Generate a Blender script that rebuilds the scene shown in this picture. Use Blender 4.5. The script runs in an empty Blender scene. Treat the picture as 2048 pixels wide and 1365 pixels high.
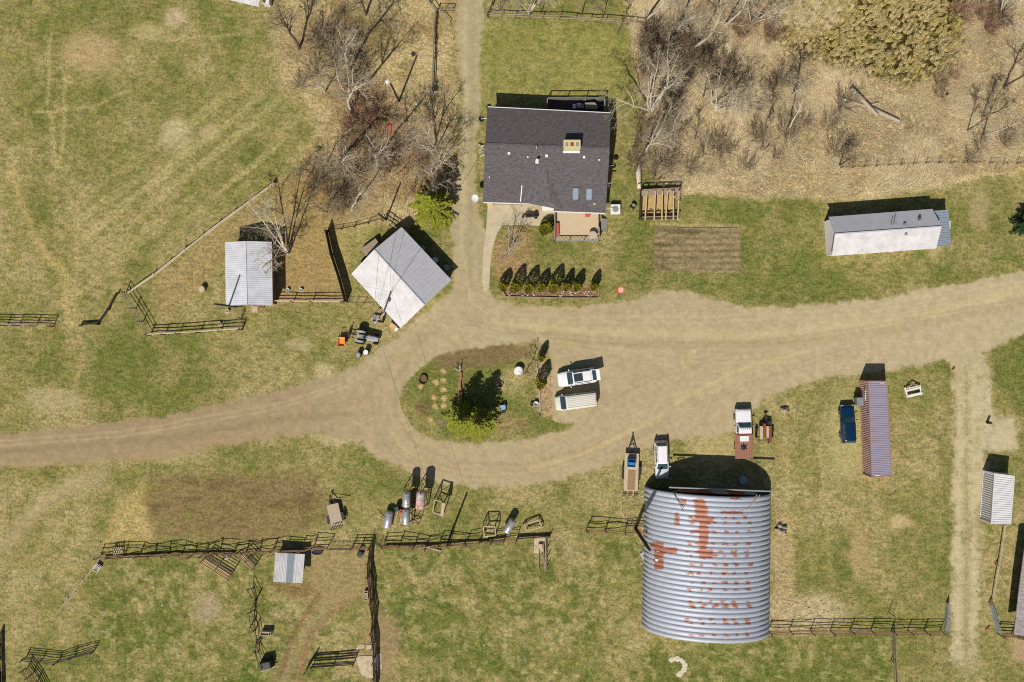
import bpy, bmesh, math, random
import numpy as np
from mathutils import Vector, Matrix

# ---------------------------------------------------------------- camera, sky, sun, exposure
SC = bpy.context.scene
COL = SC.collection
CAM_H = 108.0                 # drone height in metres
F = 1641.6                    # focal length in photo pixels (photo 2048 x 1365)
cam_d = bpy.data.cameras.new("camera"); cam = bpy.data.objects.new("camera", cam_d); COL.objects.link(cam)
cam.location = (0, 0, CAM_H); cam_d.sensor_width = 36; cam_d.lens = 36 * F / 2048
cam_d.clip_start = 1; cam_d.clip_end = 3000
SC.camera = cam
SUN_EL = 48.5; SUN_AZ = 21.3   # the light travels towards this bearing (clockwise from +Y)
_e, _a = math.radians(SUN_EL), math.radians(SUN_AZ)
SUN_DIR = Vector((math.sin(_a) * math.cos(_e), math.cos(_a) * math.cos(_e), -math.sin(_e)))
world = bpy.data.worlds.new("World"); SC.world = world; world.use_nodes = True
_nt = world.node_tree
_sky = _nt.nodes.new("ShaderNodeTexSky"); _sky.sky_type = 'NISHITA'; _sky.sun_disc = False
_sky.sun_elevation = _e; _sky.sun_rotation = _a + math.pi
_bg = _nt.nodes["Background"]; _bg.inputs[1].default_value = 0.055
_nt.links.new(_sky.outputs[0], _bg.inputs[0])
sun_d = bpy.data.lights.new("sun", 'SUN'); sun_d.energy = 4.4; sun_d.angle = math.radians(0.5); sun_d.color = (1.0, 0.955, 0.89)
sun = bpy.data.objects.new("sun", sun_d); COL.objects.link(sun)
sun.rotation_euler = SUN_DIR.to_track_quat('-Z', 'Y').to_euler()
SC.view_settings.view_transform = 'Standard'; SC.view_settings.look = 'None'
SC.view_settings.exposure = 0.30; SC.view_settings.gamma = 1.0
SC.render.engine = 'CYCLES'
SC.cycles.use_denoising = False; SC.cycles.use_adaptive_sampling = False; SC.cycles.pixel_filter_type = 'BLACKMAN_HARRIS'; SC.cycles.filter_width = 1.1
SC.cycles.max_bounces = 5; SC.cycles.diffuse_bounces = 2; SC.cycles.glossy_bounces = 2; SC.cycles.transparent_max_bounces = 4

# ---------------------------------------------------------------- helpers
KEXP = 1.32                    # how bright a flat white surface renders, so photo colours become albedos
def lin(v):
    v = v / 255.0
    return v / 12.92 if v <= 0.04045 else ((v + 0.055) / 1.055) ** 2.4
def S(r, g, b, k=1.0): return tuple(min(0.85, lin(c) * k / KEXP) for c in (r, g, b))

def W(px, py, h=0.0):          # photo pixel -> point at height h
    s = (CAM_H - h) / F
    return Vector(((px - 1024) * s, -(py - 682.5) * s, h))
def ang(px0, py0, px1, py1): return math.atan2(-(py1 - py0), px1 - px0)

class MB:
    def __init__(s): s.v = []; s.f = []
    def add(s, vs, fs):
        n = len(s.v); s.v += [tuple(v) for v in vs]; s.f += [tuple(i + n for i in f) for f in fs]; return s
    def box(s, c, d, rz=0, ry=0, rx=0, top=1.0, topy=None):
        m = Matrix.Translation(c) @ Matrix.Rotation(rz, 4, 'Z') @ Matrix.Rotation(ry, 4, 'Y') @ Matrix.Rotation(rx, 4, 'X')
        topy = top if topy is None else topy
        vs = []
        for z in (-.5, .5):
            kx, ky = (top, topy) if z > 0 else (1, 1)
            for x, y in ((-.5, -.5), (.5, -.5), (.5, .5), (-.5, .5)):
                vs.append(m @ Vector((x * d[0] * kx, y * d[1] * ky, z * d[2])))
        return s.add(vs, [(3, 2, 1, 0), (4, 5, 6, 7), (0, 1, 5, 4), (1, 2, 6, 5), (2, 3, 7, 6), (3, 0, 4, 7)])
    def bar(s, a, b, w, h=None):
        a = Vector(a); b = Vector(b); h = h or w; d = (b - a)
        if d.length < 1e-6: return s
        d.normalize(); up = Vector((0, 0, 1)) if abs(d.z) < .95 else Vector((0, 1, 0))
        x = d.cross(up).normalized(); y = x.cross(d)
        vs = []
        for p in (a, b):
            for i, j in ((-1, -1), (1, -1), (1, 1), (-1, 1)): vs.append(p + x * (w / 2 * i) + y * (h / 2 * j))
        return s.add(vs, [(3, 2, 1, 0), (4, 5, 6, 7), (0, 1, 5, 4), (1, 2, 6, 5), (2, 3, 7, 6), (3, 0, 4, 7)])
    def tube(s, a, b, r0, r1=None, n=6, caps=True):
        a = Vector(a); b = Vector(b); r1 = r0 if r1 is None else r1; d = b - a
        if d.length < 1e-6: return s
        d.normalize(); up = Vector((0, 0, 1)) if abs(d.z) < .9 else Vector((0, 1, 0))
        x = d.cross(up).normalized(); y = d.cross(x)
        vs = []
        for p, r in ((a, r0), (b, r1)):
            for i in range(n):
                t = 2 * math.pi * i / n; vs.append(p + x * (r * math.cos(t)) + y * (r * math.sin(t)))
        fs = [(i, (i + 1) % n, n + (i + 1) % n, n + i) for i in range(n)]
        if caps: fs += [tuple(range(n - 1, -1, -1)), tuple(range(n, 2 * n))]
        return s.add(vs, fs)
    def path(s, pts, r, n=5):
        for a, b in zip(pts, pts[1:]): s.tube(a, b, r, r, n)
        return s
    def prism(s, pts, z0, z1):  # pts: xy (or Vector) outline
        n = len(pts)
        vs = [(p[0], p[1], z0) for p in pts] + [(p[0], p[1], z1) for p in pts]
        return s.add(vs, [tuple(range(n - 1, -1, -1)), tuple(range(n, 2 * n))] + [(i, (i + 1) % n, n + (i + 1) % n, n + i) for i in range(n)])
    def slab(s, pts, t):        # 3D outline with thickness t downwards
        n = len(pts); vs = [Vector(p) - Vector((0, 0, t)) for p in pts] + [Vector(p) for p in pts]
        return s.add(vs, [tuple(range(n - 1, -1, -1)), tuple(range(n, 2 * n))] + [(i, (i + 1) % n, n + (i + 1) % n, n + i) for i in range(n)])
    def loft(s, rings, close=True, caps=True):
        n = len(rings[0]); vs = [p for r in rings for p in r]; fs = []
        for k in range(len(rings) - 1):
            for i in range(n if close else n - 1):
                j = (i + 1) % n; fs.append((k * n + i, k * n + j, (k + 1) * n + j, (k + 1) * n + i))
        if caps: fs += [tuple(range(n - 1, -1, -1)), tuple(range((len(rings) - 1) * n, len(rings) * n))]
        return s.add(vs, fs)
    def lathe(s, prof, c=(0, 0, 0), n=14, sx=1, sy=1):
        rings = []
        for r, z in prof:
            rings.append([Vector((c[0] + sx * r * math.cos(2 * math.pi * i / n), c[1] + sy * r * math.sin(2 * math.pi * i / n), c[2] + z)) for i in range(n)])
        return s.loft(rings)
    def rock(s, c, d, rng, n=8):
        rings = []
        for k, (rr, z) in enumerate(((.75, 0), (1, .35), (.85, .7), (.35, 1.0))):
            rings.append([Vector((c[0] + d[0] * rr * .5 * rng.uniform(.75, 1.15) * math.cos(6.283 * i / n), c[1] + d[1] * rr * .5 * rng.uniform(.75, 1.15) * math.sin(6.283 * i / n), c[2] + d[2] * z * rng.uniform(.85, 1.1))) for i in range(n)])
        return s.loft(rings)
    def ribs(s, a, b, c, d, n, w=.07, h=.05):   # ribs on the quad a-b (low edge) c-d (high edge, c above b)
        a, b, c, d = map(Vector, (a, b, c, d)); nr = (b - a).cross(d - a).normalized()
        if nr.z < 0: nr = -nr
        for i in range(n + 1):
            t = (i + .02) / (n + .04); s.bar(a.lerp(b, t) + nr * h * .45, d.lerp(c, t) + nr * h * .45, w, h)
        return s
    def build(s, name, mat, parent=None, world=True, smooth=False, recalc=True, kind=None):
        me = bpy.data.meshes.new(name)
        vs = s.v
        if parent is not None and world:
            m = wmat(parent).inverted(); vs = [tuple(m @ Vector(v)) for v in vs]
        me.from_pydata(vs, [], s.f)
        if recalc:
            bm = bmesh.new(); bm.from_mesh(me); bmesh.ops.recalc_face_normals(bm, faces=bm.faces); bm.to_mesh(me); bm.free()
        if smooth: me.polygons.foreach_set('use_smooth', [True] * len(me.polygons))
        me.materials.append(mat); me.update()
        o = bpy.data.objects.new(name, me); COL.objects.link(o)
        if parent is not None: o.parent = parent
        if kind: o['kind'] = kind
        return o

def wmat(o):
    m = o.matrix_basis.copy()
    while o.parent: o = o.parent; m = o.matrix_basis @ m
    return m
def tag(o, label, cat, group=None):
    o['label'] = label; o['category'] = cat
    if group: o['group'] = group
    return o
def thing(name, label, cat, loc, rz=0.0, group=None):
    o = bpy.data.objects.new(name, None); COL.objects.link(o); o.empty_display_size = .3
    o.location = loc; o.rotation_euler = (0, 0, rz); return tag(o, label, cat, group)
def dup(root, loc, rz, label=None, scale=None):
    def cp(o, par):
        c = o.copy(); COL.objects.link(c)
        if par is not None: c.parent = par
        for ch in [q for q in o.children]: cp(ch, c)
        return c
    r = cp(root, None); r.location = loc; r.rotation_euler = (0, 0, rz)
    if label: r['label'] = label
    if scale is not None: r.scale = scale if hasattr(scale, '__len__') else (scale,) * 3
    return r

# ---------------------------------------------------------------- materials
def M(name, c, rough=.85, metal=0.0, c2=None, scale=2.0, amt=.6, bump=0.0, stretch=None, spec=.3, coat=0):
    m = bpy.data.materials.new(name); m.use_nodes = True; nt = m.node_tree; b = nt.nodes['Principled BSDF']
    b.inputs['Roughness'].default_value = rough; b.inputs['Metallic'].default_value = metal
    b.inputs['Specular IOR Level'].default_value = spec; b.inputs['Coat Weight'].default_value = coat
    c2 = c2 or tuple(x * .72 for x in c)
    tc = nt.nodes.new('ShaderNodeTexCoord'); mp = nt.nodes.new('ShaderNodeMapping'); no = nt.nodes.new('ShaderNodeTexNoise')
    if stretch: mp.inputs['Scale'].default_value = stretch
    no.inputs['Scale'].default_value = scale; no.inputs['Detail'].default_value = 6; no.inputs['Roughness'].default_value = .65
    rp = nt.nodes.new('ShaderNodeValToRGB'); rp.color_ramp.elements[0].position = .38; rp.color_ramp.elements[1].position = .66
    rp.color_ramp.elements[0].color = (0, 0, 0, 1); rp.color_ramp.elements[1].color = (amt, amt, amt, 1)
    mx = nt.nodes.new('ShaderNodeMix'); mx.data_type = 'RGBA'; mx.inputs[6].default_value = (*c, 1); mx.inputs[7].default_value = (*c2, 1)
    L = nt.links.new
    L(tc.outputs['Object'], mp.inputs[0]); L(mp.outputs[0], no.inputs['Vector']); L(no.outputs['Fac'], rp.inputs[0]); L(rp.outputs[0], mx.inputs[0]); L(mx.outputs[2], b.inputs['Base Color'])
    if bump:
        bp = nt.nodes.new('ShaderNodeBump'); bp.inputs['Strength'].default_value = bump; bp.inputs['Distance'].default_value = .05
        L(no.outputs['Fac'], bp.inputs['Height']); L(bp.outputs[0], b.inputs['Normal'])
    return m
mt = {}
mt['wood_grey'] = M('weathered_grey_wood', S(168, 150, 126), c2=S(112, 94, 76), scale=5, stretch=(1, 1, 4), bump=.3)
mt['wood_pale'] = M('pale_dry_timber', S(206, 188, 156), c2=S(160, 138, 106), scale=4)
mt['wood_new'] = M('fresh_sawn_timber', S(216, 184, 136), c2=S(192, 150, 102), scale=3)
mt['wood_brown'] = M('rusty_brown_boards', S(152, 116, 88), c2=S(112, 88, 68), scale=3)
mt['wood_dark'] = M('dark_creosoted_wood', S(74, 60, 50), c2=S(50, 40, 34), scale=4)
mt['wood_black'] = M('black_tarred_rails', S(86, 72, 62), c2=S(58, 48, 42), scale=4)
mt['plank_tan'] = M('tan_deck_planks', S(212, 190, 154), c2=S(188, 165, 130), scale=2.5, stretch=(1, 6, 1))
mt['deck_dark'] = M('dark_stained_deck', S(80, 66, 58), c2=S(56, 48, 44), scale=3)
mt['rail_grey'] = M('grey_painted_rail', S(150, 148, 142), c2=S(126, 122, 116), scale=4)
mt['steel'] = M('galvanised_steel', S(176, 178, 180), .45, .55, c2=S(150, 152, 156), scale=3)
mt['steel_dark'] = M('dark_iron', S(60, 55, 52), .6, .5, c2=S(84, 58, 44), scale=5)
mt['rust'] = M('rusted_iron', S(150, 88, 60), .9, .1, c2=S(104, 62, 46), scale=4, amt=.9)
mt['rust_deck'] = M('red_brown_deck_paint', S(162, 116, 92), .75, 0, c2=S(138, 94, 74), scale=3, stretch=(1, 5, 1))
mt['roof_white'] = M('white_metal_roofing', S(218, 214, 212), .5, .05, c2=S(190, 184, 180), scale=.7, amt=.8)
mt['roof_mill_shade'] = M('grey_and_shaded_metal_roofing', S(204, 202, 204), .5, .1, c2=S(190, 188, 192), scale=1.2, amt=.7)  # grey sheet metal, also used as painted shade on slopes away from the sun
mt['roof_light'] = M('pale_grey_metal_roofing', S(222, 222, 224), .5, .1, c2=S(196, 196, 200), scale=.8, amt=.8)
mt['roof_strip'] = M('blue_grey_roof_sheet', S(150, 160, 168), .5, .1, scale=1.5, amt=.3)
mt['wall_white'] = M('white_siding', S(232, 228, 222), .7, 0, c2=S(205, 200, 192), scale=1, amt=.5)
mt['wall_tan'] = M('tan_siding', S(188, 170, 140), .8, 0, scale=1, amt=.3)
mt['wall_brown'] = M('brown_plank_siding', S(128, 100, 78), .9, 0, scale=2, stretch=(6, 6, 1))
mt['shingle'] = M('charcoal_asphalt_shingles', S(108, 102, 102), .95, 0, c2=S(80, 75, 76), scale=2.2, amt=.9, stretch=(1, 2.2, 1), bump=.4, spec=.1)
mt['shingle_gable'] = M('entry_gable_shingles', S(112, 107, 109), .95, 0, c2=S(80, 75, 77), scale=2.2, amt=.9, stretch=(2.2, 1, 1), bump=.4, spec=.1)
mt['white'] = M('white_paint', S(240, 238, 232), .5, 0, c2=S(215, 212, 205), amt=.5)
mt['tan_metal'] = M('tan_chimney_cladding', S(214, 196, 144), .7, 0, amt=.2)
mt['glass'] = M('window_glass', (.03, .04, .045), .08, 0, amt=0, spec=.8)
mt['glass_pale'] = M('pale_skylight_glass', S(150, 165, 180), .12, 0, c2=S(110, 130, 150), amt=.6, spec=.8)
mt['black'] = M('black_plastic', S(40, 40, 42), .5, 0, amt=.3)
mt['rubber'] = M('black_rubber', S(34, 33, 33), .9, 0, amt=.3)
mt['concrete'] = M('pale_concrete', S(204, 188, 156), .95, 0, c2=S(184, 167, 136), scale=1.0, amt=.8, bump=.15)
mt['slab_stone'] = M('cracked_concrete_slab', S(206, 190, 158), .95, 0, c2=S(168, 150, 118), scale=1.5, amt=.9, bump=.3)
mt['stone'] = M('pale_field_stone', S(206, 196, 176), .95, 0, c2=S(150, 140, 124), scale=4, bump=.3)
mt['red'] = M('faded_red_paint', S(196, 96, 88), .6, 0, amt=.3)
mt['red_bright'] = M('red_plastic', S(196, 76, 56), .5, 0, amt=.3)
mt['green_plastic'] = M('dark_green_plastic', S(22, 74, 66), .45, 0, amt=.4)
mt['blue'] = M('blue_plastic', S(54, 128, 184), .5, 0, amt=.3)
mt['orange'] = M('orange_plastic', S(236, 150, 62), .5, 0, amt=.3)
mt['straw'] = M('straw', S(204, 176, 116), .95, 0, c2=S(164, 134, 86), scale=2, amt=.8)
mt['chip'] = M('reddish_wood_chip', S(168, 124, 94), .95, 0, c2=S(120, 88, 66), scale=8, amt=.9, bump=.6)
mt['log'] = M('bleached_log', S(186, 170, 148), .95, 0, c2=S(140, 122, 102), scale=4, stretch=(1, 1, 1), bump=.4)
mt['bark_red'] = M('red_brown_split_log', S(186, 132, 96), .95, 0, c2=S(124, 84, 60), scale=4, bump=.5)
mt['bark_pale'] = M('pale_poplar_bark', S(222, 210, 188), .95, 0, c2=S(176, 162, 138), scale=1.5, bump=.2)
mt['twig_pale'] = M('pale_poplar_twigs', S(186, 170, 142), .95, 0, c2=S(150, 134, 108), scale=.6)
mt['bark_dark'] = M('dark_willow_bark', S(108, 92, 74), .95, 0, c2=S(72, 60, 50), scale=1.5, bump=.2)
mt['twig_dark'] = M('brown_willow_twigs', S(158, 138, 110), .95, 0, c2=S(126, 108, 86), scale=.6)
mt['twig_red'] = M('reddish_shrub_stems', S(170, 136, 108), .95, 0, c2=S(140, 106, 82), scale=.6)
mt['twig_grey'] = M('grey_shrub_stems', S(160, 142, 116), .95, 0, c2=S(124, 106, 84), scale=.6)
mt['spruce'] = M('yellow_green_spruce_needles', (.27, .27, .026), .8, 0, c2=(.13, .15, .018), scale=1.6, amt=1, spec=.15)
mt['cedar'] = M('cedar_leaves', (.30, .275, .022), .8, 0, c2=(.15, .165, .018), scale=2.2, amt=1, spec=.15)
mt['spruce_dark'] = M('dark_spruce_needles', (.03, .055, .02), .85, 0, scale=1.6, amt=1, spec=.15)
mt['tarp'] = M('white_woven_tarp', S(222, 208, 186), .8, 0, c2=S(180, 166, 142), scale=6, amt=.8, bump=.5)
mt['tank'] = M('silver_tank_paint', S(190, 188, 190), .4, .45, c2=S(170, 168, 170), scale=2.5, amt=.6)
mt['tank_rust'] = M('white_paint_flaking_to_rust', S(216, 208, 200), .75, 0, c2=S(176, 84, 44), scale=1.3, amt=1.0)
mt['cont_blue'] = M('faded_mauve_container_paint', S(158, 154, 174), .7, .1, c2=S(166, 146, 150), scale=.8, amt=.8)
mt['cont_side'] = M('rusty_pink_container_side', S(222, 192, 182), .8, .05, c2=S(196, 156, 140), scale=1.0, amt=.9)
mt['cont_white'] = M('white_container_paint', S(226, 224, 222), .6, .05, c2=S(206, 204, 202), scale=1.0, amt=.5)
mt['orange_rust'] = M('orange_rust_edge', S(172, 122, 100), .9, 0, c2=S(150, 126, 122), scale=2.5, amt=.9)
mt['paint_white'] = M('white_car_paint', S(240, 238, 236), .3, 0, amt=.05, coat=.4)
mt['paint_cream'] = M('cream_van_paint', S(222, 216, 200), .4, 0, amt=.1, coat=.2)
mt['paint_silver'] = M('silver_car_paint', S(222, 220, 218), .3, .15, amt=.05, coat=.4)
mt['paint_blue'] = M('dark_blue_car_paint', S(8, 48, 78), .25, .2, amt=.1, coat=.8)
mt['dash_glass'] = M('tinted_car_glass', S(58, 84, 92), .1, 0, c2=S(34, 50, 60), amt=.6, spec=.9)
mt['lamp_glass'] = M('clear_lamp_lens', S(210, 214, 216), .2, 0, amt=.1)
mt['lamp_red'] = M('red_lamp_lens', S(150, 30, 26), .2, 0, amt=.1)
mt['tractor_grey'] = M('grey_tractor_paint', S(178, 178, 186), .5, 0, c2=S(140, 138, 144), amt=.6)
mt['mud'] = M('brown_mud', S(120, 98, 70), .95, 0, scale=3)
# ---------------------------------------------------------------- ground: one sheet to the horizon, coloured by what grows there
STEP = 3.0
gx = np.arange(-90, 2140, STEP); gy = np.arange(-90, 1457, STEP)
far = np.array([400., 1200, 4000, 12000, 30000])
gx = np.concatenate([gx[0] - far[::-1], gx, gx[-1] + far]); gy = np.concatenate([gy[0] - far[::-1], gy, gy[-1] + far])
PX, PY = np.meshgrid(gx, gy)

def vnoise(x, y, scale, seed):
    r = np.random.RandomState(seed).rand(257, 257)
    u = x / scale + 1000.37; v = y / scale + 1000.71
    i = np.floor(u).astype(np.int64); j = np.floor(v).astype(np.int64); fu = u - i; fv = v - j
    fu = fu * fu * (3 - 2 * fu); fv = fv * fv * (3 - 2 * fv); i %= 256; j %= 256
    return (r[j, i] * (1 - fu) + r[j, i + 1] * fu) * (1 - fv) + (r[j + 1, i] * (1 - fu) + r[j + 1, i + 1] * fu) * fv
def fbm(x, y, scale, seed, o=4, g=.55):
    t = 0; a = 1; n = 0
    for k in range(o): t = t + a * vnoise(x, y, scale / 2 ** k, seed + k * 7); n += a; a *= g
    return t / n
N1 = fbm(PX, PY, 60, 3); N2 = fbm(PX, PY, 22, 31); N3 = fbm(PX, PY, 200, 57, 3); NW1 = fbm(PX, PY, 30, 71) - .5; NW2 = fbm(PX, PY, 30, 91) - .5
NF = fbm(PX, PY, 9, 11, 2)
def sstep(a, b, x):
    t = np.clip((x - a) / (b - a), 0, 1); return t * t * (3 - 2 * t)
def poly(pts, soft=8, warp=14):
    x = PX + NW1 * warp * 2; y = PY + NW2 * warp * 2
    p = np.array(pts, float); out = np.zeros_like(PX)
    m = soft + warp * 2 + 4
    ii = np.where((gy > p[:, 1].min() - m) & (gy < p[:, 1].max() + m))[0]; jj = np.where((gx > p[:, 0].min() - m) & (gx < p[:, 0].max() + m))[0]
    if len(ii) == 0 or len(jj) == 0: return out
    sl = (slice(ii[0], ii[-1] + 1), slice(jj[0], jj[-1] + 1)); x = x[sl]; y = y[sl]
    d = np.full(x.shape, 1e9); ins = np.zeros(x.shape, bool)
    for k in range(len(p)):
        x0, y0 = p[k]; x1, y1 = p[(k + 1) % len(p)]; dx, dy = x1 - x0, y1 - y0
        t = np.clip(((x - x0) * dx + (y - y0) * dy) / (dx * dx + dy * dy + 1e-9), 0, 1)
        d = np.minimum(d, np.hypot(x - x0 - t * dx, y - y0 - t * dy))
        c = (y0 > y) != (y1 > y)
        if dy: ins ^= c & (x < (x1 - x0) * (y - y0) / dy + x0)
    out[sl] = sstep(-soft, soft, np.where(ins, d, -d)); return out
def stroke(pts, w, soft=4, warp=5):
    x = PX + NW1 * warp * 2; y = PY + NW2 * warp * 2; d = np.full(x.shape, 1e9)
    for (x0, y0), (x1, y1) in zip(pts, pts[1:]):
        dx, dy = x1 - x0, y1 - y0; t = np.clip(((x - x0) * dx + (y - y0) * dy) / (dx * dx + dy * dy + 1e-9), 0, 1)
        d = np.minimum(d, np.hypot(x - x0 - t * dx, y - y0 - t * dy))
    return 1 - sstep(w / 2 - soft, w / 2 + soft, d)
def ell(cx, cy, rx, ry, soft=.5, warp=14):
    x = PX + NW1 * warp * 2; y = PY + NW2 * warp * 2
    return 1 - sstep(1 - soft, 1 + soft, np.hypot((x - cx) / rx, (y - cy) / ry))
def c3(r, g, b): return np.array(S(r, g, b))
RGB = np.zeros(PX.shape + (3,)); KIND = np.full(PX.shape, .5)
def lay(mask, col, a=1.0, kind=None, var=None):
    global RGB, KIND
    m = np.clip(mask * a, 0, 1); c = c3(*col) if not isinstance(col, np.ndarray) else col
    RGB = RGB * (1 - m[..., None]) + c * m[..., None]
    if kind is not None: KIND = KIND * (1 - m) + kind * m

TAN = c3(174, 157, 108); OLIVE = c3(150, 140, 84); GREEN = c3(124, 125, 62); LUSH = c3(92, 108, 44)
g = np.clip(.46 + (N1 - .5) * 1.2 + (N3 - .5) * .9 + (N2 - .5) * .9 + (NF - .5) * .5, 0, 1)
# greener and drier regions
def addg(m, v):
    global g
    g = np.clip(g + m * v, 0, 1)
addg(poly([(500, 130), (600, 150), (640, 260), (560, 350), (470, 400), (440, 300)], 30, 20), .28)
addg(poly([(380, -20), (520, 10), (560, 90), (470, 110), (400, 60)], 18, 15), .35)
addg(poly([(-50, 120), (30, 150), (60, 420), (130, 600), (60, 640), (-50, 500)], 30, 15), -.3)
addg(stroke([(150, 100), (100, 250), (110, 420), (140, 700)], 12, 8, 8), -.3)
addg(stroke([(480, 250), (330, 390), (200, 500)], 40, 24, 12), -.25)
addg(poly([(960, 45), (1270, 50), (1290, 235), (960, 235)], 10, 6), .34)
addg(poly([(1215, 210), (1290, 235), (1300, 600), (1215, 590)], 14, 8), .12)
addg(poly([(1240, 390), (1650, 390), (1900, 430), (1900, 560), (1700, 590), (1420, 600), (1240, 570)], 18, 14), .2)
addg(ell(1290, 490, 24, 60), .4); addg(ell(1560, 420, 90, 30), .25); addg(ell(1100, 500, 70, 24), .25)
addg(poly([(800, 690), (1100, 690), (1140, 870), (820, 870)], 10, 5), .1)
addg(ell(880, 790, 70, 45), .3); addg(ell(1060, 845, 80, 22), .25)
addg(poly([(500, 620), (740, 610), (740, 720), (520, 760), (300, 800), (0, 760), (0, 690), (300, 690)], 20, 15), .22)
addg(poly([(1540, 800), (1900, 740), (1900, 1240), (1540, 1260)], 20, 15), -.04)
addg(poly([(1560, 1080), (1720, 1050), (1720, 1180), (1580, 1200)], 20, 12), .3)
addg(poly([(750, 1090), (1280, 1070), (1280, 1365), (750, 1365)], 20, 15), .22)
addg(poly([(170, 1120), (520, 1100), (540, 1365), (110, 1365)], 20, 15), .2)
addg(poly([(1290, 1275), (1780, 1270), (1780, 1400), (1290, 1400)], 10, 8), .36)
addg(poly([(1990, 680), (2048, 640), (2100, 830), (1980, 820)], 16, 10), .35)
addg(stroke([(1895, 740), (1900, 1240)], 20, 10, 4), .2); addg(stroke([(1965, 900), (1950, 1240)], 20, 10, 4), .15)
addg(poly([(-60, 960), (250, 980), (200, 1110), (110, 1240), (-60, 1365)], 25, 15), -.35)
addg(poly([(1780, 1270), (1900, 1270), (1890, 1400), (1780, 1400)], 10, 8), -.15)
addg(poly([(1960, 1060), (2040, 1060), (2030, 1260), (1960, 1260)], 10, 8), -.25)
addg(stroke([(1130, 1080), (1120, 1200), (1100, 1380)], 34, 18, 8), -.3)
addg(stroke([(1400, 860), (1410, 960)], 40, 20, 6), -.3)
ga = sstep(0, .5, g)[..., None]; gb = sstep(.45, 1, g)[..., None]
RGB = TAN * (1 - ga) + OLIVE * ga; RGB = RGB * (1 - gb) + (GREEN * (1 - N2[..., None] * .5) + LUSH * N2[..., None] * .5) * gb
lay(poly([(960, 45), (1270, 50), (1290, 235), (960, 235)], 10, 6), (160, 153, 84), .55, .36)
lay(sstep(.62, .78, N2) , (186, 168, 118), .25)
lay(sstep(.60, .72, fbm(PX, PY, 16, 131, 3)), (92, 104, 44), .35)
past = np.clip(poly([(756, 1100), (1280, 1072), (1282, 1400), (756, 1400)], 16, 10) + poly([(200, 1122), (540, 1112), (620, 1210), (720, 1220), (735, 1380), (120, 1380)], 16, 10) + poly([(1290, 1280), (1780, 1275), (1780, 1400), (1290, 1400)], 10, 6), 0, 1)
TF = fbm(PX, PY, 17, 151, 3); lay(past * sstep(.54, .66, TF), (88, 104, 42), .6); lay(past * sstep(.56, .68, fbm(PX, PY, 13, 171, 3)), (186, 170, 118), .5)
lay(sstep(.56, .7, fbm(PX, PY, 11, 181, 2)), (112, 112, 56), .3)
# tall dry grass, brushy ground, litter
tall = poly([(1262, -60), (2200, -60), (2200, 300), (1960, 355), (1830, 385), (1640, 395), (1360, 385), (1285, 320), (1300, 240), (1262, 60)], 14, 12)
lay(tall, (212, 190, 146), 1, .5)
lay(tall * sstep(.45, .7, fbm(PX, PY, 40, 201)), (214, 190, 138), .8); lay(tall * sstep(.5, .75, fbm(PX, PY, 55, 211)), (182, 158, 114), .5)
lay(tall * sstep(.5, .8, fbm(PX + PY * .5, PY * 2, 26, 221)), (182, 146, 104), .3)
lay(poly([(1560, 340), (2060, 325), (2060, 345), (1560, 385)], 10, 8), (214, 186, 130), .7)
dry = poly([(590, -60), (905, -60), (912, 240), (900, 330), (860, 440), (650, 470), (600, 330), (640, 250), (560, 170), (550, 60)], 22, 18)
lay(dry, (198, 176, 128), .95, .55); lay(dry * sstep(.45, .72, fbm(PX, PY, 46, 301)), (148, 124, 80), .8)
lay(poly([(545, 370), (660, 340), (700, 450), (690, 605), (550, 605)], 14, 10), (168, 142, 92), .9, .4)
lay(poly([(545, 380), (400, 480), (300, 570), (330, 640), (420, 560), (470, 480)], 14, 12), (168, 142, 96), .65, .5)
lay(poly([(640, 470), (770, 440), (700, 520), (690, 590)], 14, 12), (176, 160, 100), .6)
for cx, cy, rx, ry, c, a in ((735, 280, 60, 110, (122, 90, 62), .9), (700, 360, 70, 70, (112, 90, 66), .75), (770, 240, 50, 50, (136, 92, 66), .8), (830, 345, 55, 50, (134, 102, 76), .75),
        (700, 120, 45, 90, (118, 100, 72), .7), (740, 40, 60, 50, (112, 100, 62), .7), (860, 270, 50, 50, (160, 120, 84), .7), (1330, 90, 70, 60, (130, 104, 72), .75), (1370, 140, 80, 60, (116, 90, 60), .8), (1430, 130, 60, 60, (120, 94, 64), .8),
        (1330, 230, 60, 90, (134, 118, 80), .7), (1440, 40, 60, 40, (140, 112, 76), .6), (1300, 290, 40, 60, (122, 104, 78), .6), (1560, 240, 60, 90, (152, 132, 90), .6), (1510, 60, 50, 40, (142, 104, 74), .7),
        (1960, 60, 70, 50, (150, 118, 90), .7), (1900, 190, 60, 50, (160, 132, 92), .6), (1290, 110, 20, 60, (104, 90, 72), .8), (620, 60, 60, 50, (140, 116, 82), .7), (640, 130, 50, 60, (158, 136, 98), .7), (1660, 250, 60, 50, (168, 140, 92), .5), (1440, 250, 70, 70, (170, 148, 100), .5)):
    lay(ell(cx, cy, rx, ry, .6, 24), c, a * .62, .55)
# cattail marsh
marsh = poly([(1560, -60), (1925, -60), (1918, 60), (1904, 132), (1830, 166), (1770, 170), (1710, 138), (1640, 118), (1580, 92), (1545, 40)], 20, 20) * (1 - .55 * poly([(1530, -60), (1715, -60), (1700, 30), (1660, 62), (1600, 66), (1540, 20)], 12, 12))
lay(marsh, (70, 58, 24), 1, .8); lay(marsh * sstep(.55, .75, N2), (98, 98, 30), .8)
pale = poly([(1535, -60), (1720, -60), (1700, 40), (1650, 70), (1600, 70), (1530, 20)], 10, 12); lay(pale, (206, 184, 136), .9, 1)
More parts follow.
